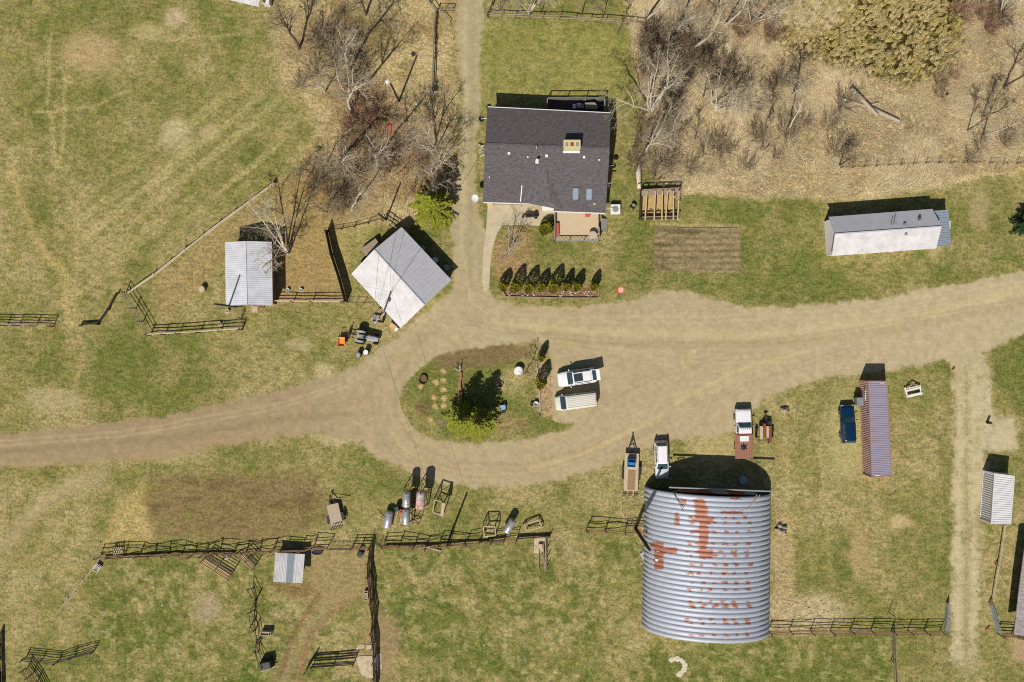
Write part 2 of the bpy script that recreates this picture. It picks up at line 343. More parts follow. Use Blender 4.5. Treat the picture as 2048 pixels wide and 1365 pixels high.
# bare patches in the left field
for cx, cy, rx, ry, c in ((180, 105, 55, 36, (182, 158, 112)), (353, 272, 30, 30, (192, 176, 132)), (422, 264, 22, 16, (184, 164, 120)), (355, 35, 22, 18, (190, 170, 134)), (295, 62, 30, 16, (178, 162, 110)),
        (110, 800, 60, 22, (176, 160, 116)), (330, 910, 70, 14, (180, 160, 114)), (595, 690, 26, 14, (176, 160, 116)), (650, 740, 22, 16, (196, 178, 130)), (690, 875, 60, 14, (188, 170, 124)), (1440, 900, 50, 36, (182, 164, 112)), (1600, 1225, 90, 34, (200, 180, 138)), (1565, 1140, 22, 110, (186, 164, 118)), (1800, 1045, 20, 12, (196, 172, 122)), (1720, 1100, 16, 60, (176, 152, 104)), (1690, 870, 40, 90, (176, 164, 110)), (1150, 730, 20, 12, (150, 146, 84)), (450, 1130, 40, 14, (160, 152, 100)), (410, 1215, 26, 30, (172, 152, 118)), (760, 1300, 40, 70, (162, 138, 100)), (1870, 470, 14, 50, (178, 160, 116)), (1960, 420, 20, 40, (170, 152, 108))):
    lay(ell(cx, cy, rx, ry, .45, 12), c, .85, .3)
# dug field, corral dirt and tracks
dug = poly([(288, 955), (420, 948), (640, 945), (645, 1035), (560, 1078), (300, 1075)], 16, 12)
lay(dug, (140, 117, 80), .82, .45); lay(dug * sstep(.4, .7, fbm(PX * .6, PY * 2.5, 60, 401)), (112, 92, 62), .7); lay(dug * sstep(.5, .75, N2), (146, 132, 78), .6); lay(dug * sstep(.55, .75, N1), (128, 126, 62), .7)
lay(poly([(230, 1000), (290, 960), (300, 1080), (210, 1090)], 16, 12), (196, 170, 112), .7)
lay(poly([(615, 1100), (732, 1098), (736, 1178), (700, 1208), (655, 1225), (610, 1200), (610, 1160)], 14, 10), (164, 142, 98), .8, .35)
lay(stroke([(660, 1200), (620, 1260), (570, 1340), (555, 1390)], 34, 16, 8), (158, 140, 98), .7, .35)
lay(poly([(545, 1165), (610, 1165), (630, 1190), (590, 1200), (560, 1185)], 8, 8), (136, 108, 70), .7)
lay(stroke([(640, 1190), (590, 1260), (560, 1350)], 9, 4, 4), (140, 112, 78), .9); lay(stroke([(690, 1205), (620, 1270), (590, 1380)], 11, 5, 4), (152, 124, 88), .9)
_u = (PX + PY * 1.25); stripe = sstep(.48, .7, fbm(_u * .62, (PX - PY) * .05, 16, 611, 3)) * poly([(420, 190), (620, 170), (560, 350), (400, 460), (250, 560), (150, 600), (140, 430), (300, 300)], 40, 20)
lay(stripe, (194, 176, 122), .5); lay(sstep(.5, .72, fbm(_u * .6 + 90, (PX - PY) * .05, 18, 631, 3)) * poly([(420, 190), (620, 170), (560, 350), (400, 460), (250, 560), (150, 600)], 40, 20), (112, 118, 54), .35)
for p_ in ([(100, 70), (96, 200), (112, 330)], [(125, 130), (130, 250), (118, 330)], [(70, 225), (180, 215), (260, 180)], [(260, 70), (330, 80), (420, 76), (500, 66)]): lay(stroke(p_, 6, 4, 6), (196, 178, 124), .5)
for p_, c_ in (([(1570, 830), (1575, 1000), (1585, 1150)], (186, 170, 110)), ([(1600, 840), (1605, 1000), (1620, 1150)], (134, 132, 66)), ([(1640, 900), (1650, 1040), (1660, 1150)], (184, 168, 112)), ([(1625, 900), (1632, 1040), (1640, 1150)], (136, 132, 68))): lay(stroke(p_, 9, 6, 6), c_, .45)
lay(stroke([(155, 420), (150, 640), (165, 700), (150, 780)], 10, 5, 6), (182, 162, 110), .6)
lay(stroke([(20, 340), (70, 470), (130, 560), (140, 640)], 14, 8, 12), (196, 170, 110), .6)
# island beds
lay(poly([(870, 712), (960, 695), (1060, 693), (1060, 712), (960, 735), (880, 738)], 8, 5), (134, 110, 78), .85, .3)
lay(ell(845, 820, 16, 14), (124, 98, 72), .8); lay(ell(1010, 850, 40, 22), (164, 140, 98), .7)
lay(poly([(1080, 690), (1105, 760), (1108, 832), (1078, 835), (1072, 760)], 5, 4), (184, 154, 118), .9, .6)
lay(ell(1020, 765, 30, 30), (190, 168, 118), .6)
for x, y in ((886, 743), (872, 766), (886, 762), (886, 780), (868, 797), (888, 797), (870, 814), (888, 812), (861, 841), (842, 773)):
    lay(ell(x, y, 5.5, 5, .4, 3), (212, 176, 128), .9)
lay(poly([(985, 480), (1050, 450), (1075, 500), (1060, 545), (1010, 560), (985, 545)], 14, 10), (172, 138, 98), .7, .5)
lay(poly([(1003, 568), (1196, 572), (1196, 594), (1012, 592)], 3, 2), (160, 122, 94), .95, .6)
# gravel road, farm yard and drives
ROAD_OUT = [(-200, 872), (60, 868), (200, 850), (330, 838), (480, 800), (600, 772), (690, 742), (750, 712), (800, 672), (850, 630), (900, 585), (912, 555), (905, 470), (898, 400), (918, 300), (926, 200), (918, 90), (912, -200),
    (966, -200), (962, 60), (956, 200), (948, 330), (952, 420), (972, 470), (968, 560), (985, 596), (1020, 612), (1120, 617), (1250, 606), (1330, 582), (1400, 592), (1480, 618), (1620, 612), (1760, 600), (1880, 576), (2000, 555), (2300, 500),
    (2300, 600), (2060, 660), (1960, 706), (1978, 740), (1985, 830), (2030, 835), (2040, 900), (1975, 905), (1968, 1000), (1962, 1120), (1955, 1240), (1955, 1310), (1900, 1320), (1902, 1180), (1905, 1000), (1908, 860), (1905, 740), (1890, 715), (1780, 740), (1690, 750), (1600, 768), (1520, 800), (1470, 850), (1440, 868), (1330, 885),
    (1250, 912), (1180, 942), (1100, 962), (1000, 974), (900, 968), (830, 948), (760, 915), (715, 880), (640, 864), (520, 878), (430, 890), (330, 915), (160, 925), (60, 930), (-200, 935)]
ISLE = [(797, 812), (804, 772), (832, 738), (868, 712), (950, 694), (1060, 684), (1098, 688), (1104, 720), (1106, 842), (1150, 842), (1140, 860), (1060, 880), (960, 890), (880, 884), (828, 862)]
road = poly(ROAD_OUT, 14, 7) * (1 - poly(ISLE, 9, 4))
west = 1 - sstep(450, 900, PX); yellow = sstep(1200, 1900, PX)
rc = c3(180, 162, 124) * (1 - west[..., None]) + c3(163, 141, 107) * west[..., None]; rc = rc * (1 - .6 * yellow[..., None]) + c3(190, 174, 137) * .6 * yellow[..., None]
strip = sstep(1880, 1915, PX) * sstep(700, 780, PY); rc = rc * (1 - strip[..., None]) + c3(196, 180, 142) * strip[..., None]
drive = sstep(620, 560, PY) if False else (1 - sstep(540, 620, PY)) * sstep(880, 900, PX) * (1 - sstep(1000, 1020, PX)); rc = rc * (1 - drive[..., None]) + c3(176, 160, 122) * drive[..., None]
rc = rc * (1 + (N1[..., None] - .5) * .04 + (NF[..., None] - .5) * .07)
rr = np.clip(road * 1.0, 0, 1); edge = sstep(.15, .6, road + (NF - .5) * .45 + (N2 - .5) * .3); edge = np.where(strip > .5, sstep(.15, .95, road + (NF - .5) * .8 + (N2 - .5) * .7), edge)
lay(edge * (1 - strip * np.clip(.12 + .38 * np.exp(-((PX - 1933) / 9.0) ** 2) * (N2 > .42) + .3 * (N1 > .6), 0, .6)), rc, 1, .12)
lay(stroke([(0, 905), (300, 880), (600, 835), (700, 830)], 10, 6, 4) * edge, (142, 118, 82), .35); lay(stroke([(0, 930), (250, 922), (520, 868)], 12, 6, 4) * edge, (176, 150, 106), .4)
lay(stroke([(1060, 940), (1160, 910), (1290, 850), (1380, 790), (1480, 740), (1620, 700)], 5, 3, 3) * edge, (206, 182, 128), .6); lay(stroke([(1300, 830), (1360, 750), (1390, 700)], 5, 3, 3) * edge, (204, 180, 128), .45)
lay(stroke([(830, 700), (790, 760), (790, 830), (830, 890), (910, 925), (1050, 930), (1200, 890)], 6, 4, 3) * edge, (152, 130, 90), .35); lay(stroke([(815, 690), (770, 760), (768, 840), (815, 910), (910, 945), (1060, 950)], 6, 4, 3) * edge, (198, 172, 124), .4)
lay(stroke([(1000, 650), (1200, 665), (1500, 672), (1800, 640), (2060, 580)], 14, 8, 4) * edge, (202, 184, 138), .5); lay(stroke([(1100, 690), (1400, 690), (1700, 680), (2060, 610)], 10, 6, 4) * edge, (170, 150, 106), .4)
lay(stroke([(930, -60), (930, 100), (932, 300), (922, 520)], 7, 4, 3) * edge, (196, 180, 140), .5); lay(stroke([(948, -60), (946, 100), (944, 300), (938, 560)], 7, 4, 3) * edge, (160, 144, 108), .4)
for p_, c_ in (([(-60, 892), (250, 868), (560, 812), (690, 770), (790, 690), (880, 610)], 1), ([(-60, 915), (260, 892), (560, 842), (720, 800), (800, 720), (890, 640)], 0), ([(900, 640), (1050, 668), (1300, 690), (1500, 690), (1700, 664), (2060, 600)], 0), ([(930, 520), (940, 600), (990, 632), (1150, 640), (1400, 640), (1700, 625), (2060, 565)], 1),
                ([(790, 700), (742, 780), (752, 870), (830, 925), (960, 952), (1100, 942), (1230, 895), (1380, 820), (1500, 760), (1700, 700)], 0), ([(860, 640), (1000, 672), (1200, 700), (1400, 720), (1600, 720)], 1), ([(1210, 800), (1290, 760), (1420, 720), (1560, 705)], 0), ([(1230, 840), (1330, 800), (1450, 770), (1560, 730)], 1)):
    for o_ in (-5, 5): lay(stroke([(x_, y_ + o_) for x_, y_ in p_], 3.6, 2.2, 2) * edge, (202, 184, 140) if c_ else (158, 138, 98), .32)
for x in (1917, 1932, 1947): lay(stroke([(x, 740), (x + 2, 1000), (x - 2, 1300)], 5, 3, 3), (204, 184, 142) if x != 1932 else (160, 150, 100), .45)
lay(ell(1935, 1325, 26, 20), (196, 180, 142), .6, .2)
lay(stroke([(800, 800), (800, 840), (835, 880), (900, 905), (1000, 905), (1140, 865)], 3.5, 2, 2), (190, 166, 116), .6)
lay(stroke([(10, 1090), (60, 1030), (110, 985), (200, 945)], 34, 16, 8), (180, 160, 118), .7, .25)
lay(poly([(2025, 1280), (2100, 1275), (2100, 1330), (2025, 1325)], 6, 4), (180, 150, 118), .8, .2)
lay(sstep(.2, .5, road) * (1 - edge), (160, 142, 92), .4)

# garden furrows are real relief: low earth ridges along x
GARD = [(1310, 453), (1482, 456), (1482, 546), (1304, 543)]
gm = poly(GARD, 4, 3); lay(gm, (148, 130, 96), 1, .4); lay(gm * sstep(.5, .7, fbm(PX * .3, PY * 2, 20, 501)), (112, 98, 70), .8)
lay(poly([(1300, 446), (1490, 450), (1492, 456), (1300, 452)], 3, 3), (196, 170, 120), .6)
RGB = np.clip(RGB * (1 + (NF[..., None] - .5) * .22), .005, .85)
_gr = np.clip((KIND - .25) * 5, 0, 1) * (1 - np.clip(tall + marsh + pale, 0, 1)); RGB = RGB * (1 - .05 * _gr[..., None])
LUM = (RGB @ np.array([.25, .68, .07]))[..., None]; RGB = LUM * .03 + RGB * .97

GXW = (PX - 1024) * CAM_H / F; GYW = -(PY - 682.5) * CAM_H / F
GZ = np.zeros_like(PX)

def ground_material():
    m = bpy.data.materials.new('farm_ground'); m.use_nodes = True; nt = m.node_tree; L = nt.links.new; b = nt.nodes['Principled BSDF']
    b.inputs['Roughness'].default_value = .95; b.inputs['Specular IOR Level'].default_value = .05
    at = nt.nodes.new('ShaderNodeAttribute'); at.attribute_name = 'cover'; tc = nt.nodes.new('ShaderNodeTexCoord')
    def noise(sc, det, rough, stretch=None):
        n = nt.nodes.new('ShaderNodeTexNoise'); n.inputs['Scale'].default_value = sc; n.inputs['Detail'].default_value = det; n.inputs['Roughness'].default_value = rough
        if stretch:
            mp = nt.nodes.new('ShaderNodeMapping'); mp.inputs['Scale'].default_value = stretch; mp.inputs['Rotation'].default_value = (0, 0, .5); L(tc.outputs['Object'], mp.inputs[0]); L(mp.outputs[0], n.inputs['Vector'])
        else: L(tc.outputs['Object'], n.inputs['Vector'])
        return n.outputs['Fac']
    def math_(op, a, bb, clamp=False):
        n = nt.nodes.new('ShaderNodeMath'); n.operation = op; n.use_clamp = clamp
        for i, v in enumerate((a, bb)):
            if hasattr(v, 'is_linked') or hasattr(v, 'links'): L(v, n.inputs[i])
            else: n.inputs[i].default_value = v
        return n.outputs[0]
    n1 = noise(2.6, 5, .78); n2 = noise(1.1, 4, .7, (.8, 1.7, 1)); n3 = noise(6.0, 3, .75)
    s = math_('ADD', math_('MULTIPLY', math_('SUBTRACT', n1, .5), 3.4), math_('MULTIPLY', math_('SUBTRACT', n3, .5), 3.0))
    s = math_('ADD', s, math_('MULTIPLY', math_('SUBTRACT', n2, .5), 2.0)); s = math_('ADD', s, .5, True)
    fm = nt.nodes.new('ShaderNodeMix'); fm.data_type = 'RGBA'; fm.inputs[6].default_value = (.46, .55, .42, 1); fm.inputs[7].default_value = (1.52, 1.42, 1.40, 1); L(s, fm.inputs[0])
    am = nt.nodes.new('ShaderNodeMix'); am.data_type = 'RGBA'; am.inputs[6].default_value = (1, 1, 1, 1); L(math_('MULTIPLY', at.outputs['Alpha'], 1.7, True), am.inputs[0]); L(fm.outputs[2], am.inputs[7])
    mx = nt.nodes.new('ShaderNodeMix'); mx.data_type = 'RGBA'; mx.blend_type = 'MULTIPLY'; mx.inputs[0].default_value = 1
    L(at.outputs['Color'], mx.inputs[6]); L(am.outputs[2], mx.inputs[7]); L(mx.outputs[2], b.inputs['Base Color'])
    bp = nt.nodes.new('ShaderNodeBump'); bp.inputs['Distance'].default_value = .12
    L(math_('ADD', math_('MULTIPLY', at.outputs['Alpha'], .7), .06), bp.inputs['Strength']); L(n1, bp.inputs['Height']); L(bp.outputs[0], b.inputs['Normal'])
    return m
GMAT = ground_material()
def sheet(name, keep, dz, label=None, z=None, kind='structure'):
    ny, nx = PX.shape; idx = np.arange(ny * nx).reshape(ny, nx)
    q = np.stack([idx[:-1, :-1], idx[1:, :-1], idx[1:, 1:], idx[:-1, 1:]], -1).reshape(-1, 4)
    kq = keep[:-1, :-1] & keep[1:, :-1] & keep[1:, 1:] & keep[:-1, 1:]
    q = q[kq.reshape(-1)]; used = np.unique(q); rm = np.zeros(ny * nx, int); rm[used] = np.arange(len(used)); q = rm[q]
    zz = (GZ if z is None else z).reshape(-1)[used] + dz
    co = np.stack([GXW.reshape(-1)[used], GYW.reshape(-1)[used], zz], -1)
    me = bpy.data.meshes.new(name); me.vertices.add(len(used)); me.vertices.foreach_set('co', co.astype(np.float32).ravel())
    me.loops.add(len(q) * 4); me.polygons.add(len(q)); me.loops.foreach_set('vertex_index', q.ravel().astype(np.int32))
    me.polygons.foreach_set('loop_start', np.arange(0, len(q) * 4, 4, dtype=np.int32)); me.polygons.foreach_set('use_smooth', np.ones(len(q), bool))
    a = me.color_attributes.new('cover', 'FLOAT_COLOR', 'POINT')
    cc = np.concatenate([RGB.reshape(-1, 3)[used], KIND.reshape(-1, 1)[used]], 1); a.data.foreach_set('color', cc.astype(np.float32).ravel())
    me.materials.append(GMAT); me.update(); me.validate()
    o = bpy.data.objects.new(name, me); COL.objects.link(o); o['kind'] = kind
    return o
ROADM = road > .6
sheet('ground', np.ones(PX.shape, bool), 0)
r_ = sheet('gravel_road', ROADM, .004); r_['label'] = 'sandy gravel farm road curving through the yard'
# garden bed with furrows
fz = np.clip(gm - .3, 0, 1) * (.06 + .08 * np.sin((PY - 452 + NW1 * 6) / 1.0 * 2 * math.pi / 12.5) + (NF - .5) * .10)
o = sheet('garden_soil', gm > .35, .02, z=np.maximum(fz, 0)); o['kind'] = 'structure'; o['label'] = 'freshly tilled brown vegetable plot with furrows'

# ---------------------------------------------------------------- grass that stands up: one mass each
rng = np.random.RandomState(5)
def sample(mask, x0, y0, x1, y1, n):
    out = []; xs = rng.uniform(x0, x1, n); ys = rng.uniform(y0, y1, n)
    i = np.clip(np.searchsorted(gy, ys), 0, len(gy) - 1); j = np.clip(np.searchsorted(gx, xs), 0, len(gx) - 1)
    k = rng.rand(n) < mask[i, j]; return xs[k], ys[k]
def blades(name, xs, ys, nb, hgt, wid, lean, spread, mat, flow=None, label=None):
    n = len(xs) * nb
    bx = np.repeat((xs - 1024) * CAM_H / F, nb) + rng.normal(0, spread, n); by = np.repeat(-(ys - 682.5) * CAM_H / F, nb) + rng.normal(0, spread, n)
    fl = rng.uniform(0, 6.283, n) if flow is None else np.repeat(flow(xs, ys), nb) + rng.normal(0, .5, n)
    h = hgt * rng.uniform(.6, 1.2, n); ln = lean * rng.uniform(.4, 1.3, n)
    tx = bx + np.cos(fl) * ln; ty = by + np.sin(fl) * ln; a = rng.uniform(0, 6.283, n); wx = np.cos(a) * wid; wy = np.sin(a) * wid
    co = np.zeros((n, 3, 3)); co[:, 0] = np.stack([bx - wx, by - wy, np.zeros(n)], -1); co[:, 1] = np.stack([bx + wx, by + wy, np.zeros(n)], -1); co[:, 2] = np.stack([tx, ty, h], -1)
    me = bpy.data.meshes.new(name); me.vertices.add(n * 3); me.vertices.foreach_set('co', co.astype(np.float32).ravel()); me.loops.add(n * 3); me.polygons.add(n)
    me.loops.foreach_set('vertex_index', np.arange(n * 3, dtype=np.int32)); me.polygons.foreach_set('loop_start', np.arange(0, n * 3, 3, dtype=np.int32))
    me.materials.append(mat); me.update(); me.validate()
    o = bpy.data.objects.new(name, me); COL.objects.link(o); o['kind'] = 'stuff'; o['label'] = label; return o
m_straw = M('dry_straw_grass', S(234, 214, 172), .95, 0, c2=S(196, 172, 130), scale=.45, amt=.9, spec=.1)
m_green = M('short_green_grass', S(140, 138, 66), .95, 0, c2=S(176, 156, 96), scale=.5, amt=.9, spec=.1)
m_reed = M('tan_cattail_leaves', S(244, 222, 164), .95, 0, c2=S(222, 204, 118), scale=.35, amt=.9, spec=.1)
flowf = lambda xs, ys: vnoise(xs, ys, 90, 777) * 7.0
xs, ys = sample(np.maximum(tall * (1 - marsh), pale), 1255, -50, 2100, 395, 62000)
blades('dry_grass', xs, ys, 3, .42, .017, .8, .14, m_straw, flowf, 'tall bleached grass matted over the rough ground')
xs, ys = sample(dry * .8, 545, -50, 915, 470, 9000)
blades('brush_grass', xs, ys, 3, .35, .016, .5, .13, m_straw, flowf, 'tan unmown grass under the bare trees')
xs, ys = sample(np.clip(ell(1600, 1225, 100, 34) + ell(1562, 1140, 20, 120) + ell(1255, 1020, 30, 40) + ell(1890, 1310, 60, 40) * .5 + stroke([(1290, 985), (1285, 1250)], 20), 0, 1), 1230, 980, 1950, 1350, 9000)
blades('fence_line_grass', xs, ys, 3, .4, .025, .45, .12, m_straw, flowf, 'long straw grass left along fences and buildings')
grassy = np.clip(KIND * 1.6 - .3, 0, 1) * (KIND < .75) * (1 - edge)
xs, ys = sample(grassy, -60, -60, 2110, 1420, 75000)
blades('short_grass', xs, ys, 3, .10, .02, .10, .10, m_green, None, 'short patchy spring grass over the yard and fields')
xs, ys = sample(marsh, 1530, -50, 1935, 185, 3300)
_xs = np.repeat(xs, 7) + rng.normal(0, 1.25, len(xs) * 7); _ys = np.repeat(ys, 7) + rng.normal(0, 1.25, len(xs) * 7)
blades('cattails', _xs, _ys, 6, .62, .028, .30, .05, m_reed, lambda x, y: np.repeat(rng.uniform(0, 6.283, len(xs)), 7), 'marsh of tan cattail clumps with dark gaps')

_e = np.clip(1 - np.abs(edge - .45) * 3, 0, 1) * (PX > -60) * (N2 > .5); xs, ys = sample(_e, -50, -50, 2100, 1400, 42000)
blades('edge_weeds', xs, ys, 2, .12, .06, .12, .1, M('dark_weed_clods', S(120, 108, 66), .95, 0, c2=S(84, 76, 46), scale=.6), None, 'dark weeds and clods along the gravel edges')
# ---------------------------------------------------------------- buildings
def lerp(a, b, t): return Vector(a).lerp(Vector(b), t)
def wall_loft(a, b, prof, mat, parent, name='wall'):   # prof(t)-> section points at each end given as two lists of 3D points
    return MB().loft([a, b]).build(name, mat, parent)
# ---- the farmhouse
H0 = W(1095, 330); H0.z = 0
house = thing('farmhouse', 'bungalow with charcoal shingle roof, tan chimney and two skylights, beside the north drive', 'house', H0)
rW, rM, rE = W(970, 288, 4.85), W(1106, 292.5, 4.85), W(1219.5, 297, 4.85)
nW, nM, nE = W(975, 215, 3.4), W(1106, 221.5, 3.4), W(1221, 227, 3.4)
sW = W(966, 404.5, 2.55)
_n = (rE - rW).cross(sW - rW)
def on_south(px, py):          # point of the south roof plane under a photo pixel
    h = 3.5
    for _ in range(12):
        p = W(px, py, h); h = rW.z - (_n.x * (p.x - rW.x) + _n.y * (p.y - rW.y)) / _n.z
    return W(px, py, h)
sM, sM2, sE = on_south(1107, 409), on_south(1107.5, 422.5), on_south(1211, 426.5)
rf = MB()
rf.slab([nW, nE, rE, rW], .16); rf.slab([rW, rE, sE, sM2, sM, sW], .16)
roof = rf.build('roof', mt['shingle'], house)
A = on_south(1089, 331) + Vector((0, 0, .03)); B = W(1102, 407, 3.1); C_ = on_south(1043, 403.5) + Vector((0, -.1, .03)); D_ = on_south(1127, 421) + Vector((0, 0, .04))
MB().slab([A, C_, B], .12).slab([A, B, D_], .12).add([B, C_, D_, B - Vector((0, 0, .12))], [(0, 1, 2)]).build('gable_roof', mt['shingle_gable'], house)
MB().bar(rW + Vector((.05, 0, .012)), rE + Vector((-.05, 0, .012)), .26, .02).build('ridge_cap', mt['shingle'], roof)
def sec(px, yN, yS, hN, hR, yR, hS):
    n, s, r = W(px, yN), W(px, yS), W(px, yR)
    return [Vector((s.x, s.y, 0)), Vector((n.x, n.y, 0)), Vector((n.x, n.y, hN)), Vector((r.x, r.y, hR)), Vector((s.x, s.y, hS))]
wl = MB()
wl.loft([sec(981, 238, 403, 3.12, 4.55, 302, 2.5), sec(1113, 242, 405, 3.12, 4.55, 306, 2.5)])
wl.loft([sec(1113.3, 242, 420, 3.12, 4.55, 306, 2.28), sec(1207, 248, 423, 3.12, 4.55, 310, 2.28)])
wl.build('wall', mt['wall_tan'], house)
for a, b in ((nW, nE), (sW, sM), (sM2, sE)):
    o_ = Vector((0, .06 if a is nW else -.06, -.08)); MB().bar(a + o_, b + o_, .12, .1).build('gutter', mt['white'], house)
for px, py in ((1151, 388), (1178, 389)):
    p = on_south(px, py); sl = math.atan2(4.85 - 2.55, rM.y - sM.y)
    fr = MB()
    for dx, dy, w, h in ((-.32, 0, .1, 1.5), (.32, 0, .1, 1.5), (0, -.7, .74, .1), (0, .7, .74, .1)):
        m = Matrix.Translation(p) @ Matrix.Rotation(sl, 4, 'X') @ Matrix.Translation((dx, dy, .07))
        n = len(fr.v); fr.box((0, 0, 0), (w, h, .14)); fr.v[n:] = [tuple(m @ Vector(v)) for v in fr.v[n:]]
    f_ = fr.build('skylight', mt['rail_grey'], house)
    q = MB(); q.box((0, 0, 0), (.54, 1.3, .04)); m = Matrix.Translation(p) @ Matrix.Rotation(sl, 4, 'X') @ Matrix.Translation((0, 0, .09)); q.v = [tuple(m @ Vector(v)) for v in q.v]
    q.build('pane', mt['glass_pale'], f_)
ch = MB(); c0 = W(1143, 293, 4.9)
ch.box((c0.x, c0.y, 4.95), (2.0, 1.1, 1.5)); chim = ch.build('chimney', mt['tan_metal'], house)
cap = MB(); cap.box((c0.x, c0.y, 5.74), (2.12, 1.2, .08)); cap.build('chimney_cap', mt['tan_metal'], chim)
MB().box((c0.x, c0.y, 5.83), (.38, .42, .1)).build('flue', mt['rust'], chim)
for x_ in (-.65, .65): MB().box((c0.x + x_, c0.y, 5.81), (.34, .42, .06)).build('vent_cover', mt['rail_grey'], chim)
MB().box((c0.x, c0.y - .68, 4.74), (2.1, .26, .12), rx=.3).build('flashing', mt['white'], chim)
for px, py, s in ((1018, 307.5, .34), (1093, 312.5, .34), (1168, 315, .32), (1055.5, 315, .2), (1197.5, 320.5, .2), (979, 355, .14)):
    p = on_south(px, py); v = MB(); v.box(p + Vector((0, 0, .12)), (s, s, .22), top=.9); v.build('roof_vent', mt['white'], house)
p = on_south(1074, 324); MB().box(p + Vector((0, 0, .03)), (.4, .45, .04)).tube(p, p + Vector((0, 0, .75)), .11, .11, 10).tube(p + Vector((0, 0, .75)), p + Vector((0, 0, .9)), .19, .19, 10).build('vent_stack', mt['white'], house)
p = on_south(1073, 297); MB().tube(p, p + Vector((-.02, .0, .7)), .05, .05, 8).build('vent_pipe', mt['white'], house)
p = on_south(1044, 371); q = on_south(1041, 404); MB().bar(p + Vector((0, 0, .05)), q + Vector((0, 0, .05)), .11, .06).build('downspout', mt['white'], house)
p = on_south(1189, 408); MB().box(p + Vector((0, 0, .1)), (.4, .3, .22), top=.8).build('roof_vent', mt['wall_tan'], house)
for x0, x1, z0, z1, mt_ in ((985, 1003, 1.0, 2.1, 'glass'), (1020, 1036, 1.0, 2.1, 'glass')):
    a, b = W(x0, 403), W(x1, 403); w = MB(); w.box(((a.x + b.x) / 2, a.y - .03, (z0 + z1) / 2), (b.x - a.x + .14, .08, z1 - z0 + .14)); f_ = w.build('window', mt['white'], house)
    MB().box(((a.x + b.x) / 2, a.y - .075, (z0 + z1) / 2), (b.x - a.x, .03, z1 - z0)).build('pane', mt['glass'], f_)
a = W(1097, 405); f_ = MB().box((a.x, a.y - .04, 1.15), (.95, .08, 2.1)).build('door', mt['white'], house); MB().box((a.x + .35, a.y - .1, 1.05), (.08, .06, .08)).build('handle', mt['steel'], f_)
# front step under the gable
st = MB(); a, b = W(1084, 409, .5), W(1109, 421, .5); st.prism([(a.x, a.y), (b.x, a.y), (b.x, b.y), (a.x, b.y)], 0, .5)
tag(st.build('porch_step', mt['white']), 'pale concrete entry step under the small front gable', 'porch step')
st = MB(); a, b = W(1073, 409, .25), W(1083.6, 422, .25); st.prism([(a.x, a.y), (b.x, a.y), (b.x, b.y), (a.x, b.y)], 0, .25)
tag(st.build('porch_landing', mt['wall_tan']), 'low tan landing left of the white entry step', 'landing')
# ---- front deck
def deck(name, label, x0, y0, x1, y1, z, floor_mat, rail_mat, rails, posts, zr):
    d = thing(name, label, 'deck', W((x0 + x1) / 2, (y0 + y1) / 2))
    a, b = W(x0, y0, z), W(x1, y1, z)
    MB().box(((a.x + b.x) / 2, (a.y + b.y) / 2, z - .06), (b.x - a.x, a.y - b.y, .12)).build('floor', mt[floor_mat], d)
    sk = MB(); sk.box(((a.x + b.x) / 2, (a.y + b.y) / 2, (z - .13) / 2), (b.x - a.x - .2, a.y - b.y - .2, z - .13)); sk.build('skirting', mt['wood_dark'], d)
    for side in rails:
        e = {'s': ((a.x, b.y), (b.x, b.y)), 'w': ((a.x, a.y), (a.x, b.y)), 'e': ((b.x, a.y), (b.x, b.y)), 'n': ((a.x, a.y), (b.x, a.y)), 'ep': ((b.x, a.y - (a.y - b.y) * .55), (b.x, b.y))}[side]
        p, q = Vector((*e[0], 0)), Vector((*e[1], 0)); m = MB(); L_ = (q - p).length; nb = max(2, int(L_ / .17))
        m.bar(p + Vector((0, 0, zr)), q + Vector((0, 0, zr)), .12, .05); m.bar(p + Vector((0, 0, z + .12)), q + Vector((0, 0, z + .12)), .05, .05)
        if posts:
            for i in range(1, nb): t = p.lerp(q, i / nb); m.bar(t + Vector((0, 0, z + .145)), t + Vector((0, 0, zr - .025)), .045)
        m.build('railing', mt[rail_mat], d)
        for i in range(4):
            t = p.lerp(q, i / 3); MB().bar(t + Vector((0, 0, z)), t + Vector((0, 0, zr + .06)), .1).build('post', mt[rail_mat], d)
    return d
front_deck = deck('front_deck', 'tan plank deck with grey railings off the house front', 1109, 425, 1197, 483, .75, 'plank_tan', 'rail_grey', ['s', 'w', 'ep'], True, 1.65)
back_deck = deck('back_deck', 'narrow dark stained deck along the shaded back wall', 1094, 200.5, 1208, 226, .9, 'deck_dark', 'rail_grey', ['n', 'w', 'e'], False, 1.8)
sp = MB(); a = W(1199, 436, .5)
for i in range(3): sp.box((a.x + .3 + i * .28, a.y - .85, .62 - i * .2), (.27, 1.5, .06))
sp.bar((a.x + .16, a.y - .12, .62), (a.x + 1.0, a.y - .12, .05), .06, .2); sp.bar((a.x + .16, a.y - 1.58, .62), (a.x + 1.0, a.y - 1.58, .05), .06, .2)
tag(sp.build('deck_steps', mt['rail_grey']), 'grey wooden steps down the right side of the front deck', 'steps')
b_ = thing('red_bench', 'long faded red bench against the deck railing', 'bench', W(1114, 459, .75))
a = W(1114, 460, 1.2); MB().box((a.x, a.y, 1.18), (.5, 1.7, .06)).build('seat', mt['red'], b_); MB().box((a.x - .24, a.y, 1.45), (.05, 1.7, .4)).build('backrest', mt['red'], b_)
for y in (-.75, .75): MB().box((a.x, a.y + y, .955), (.42, .07, .39)).build('leg', mt['red'], b_)
b_ = thing('red_chair', 'small red garden chair on the deck by the house wall', 'chair', W(1175, 429, .75))
a = W(1175, 430.5, 1.2); MB().box((a.x, a.y, 1.17), (.6, .5, .05)).build('seat', mt['red'], b_); MB().box((a.x, a.y + .26, 1.4), (.6, .05, .45)).build('backrest', mt['red'], b_)
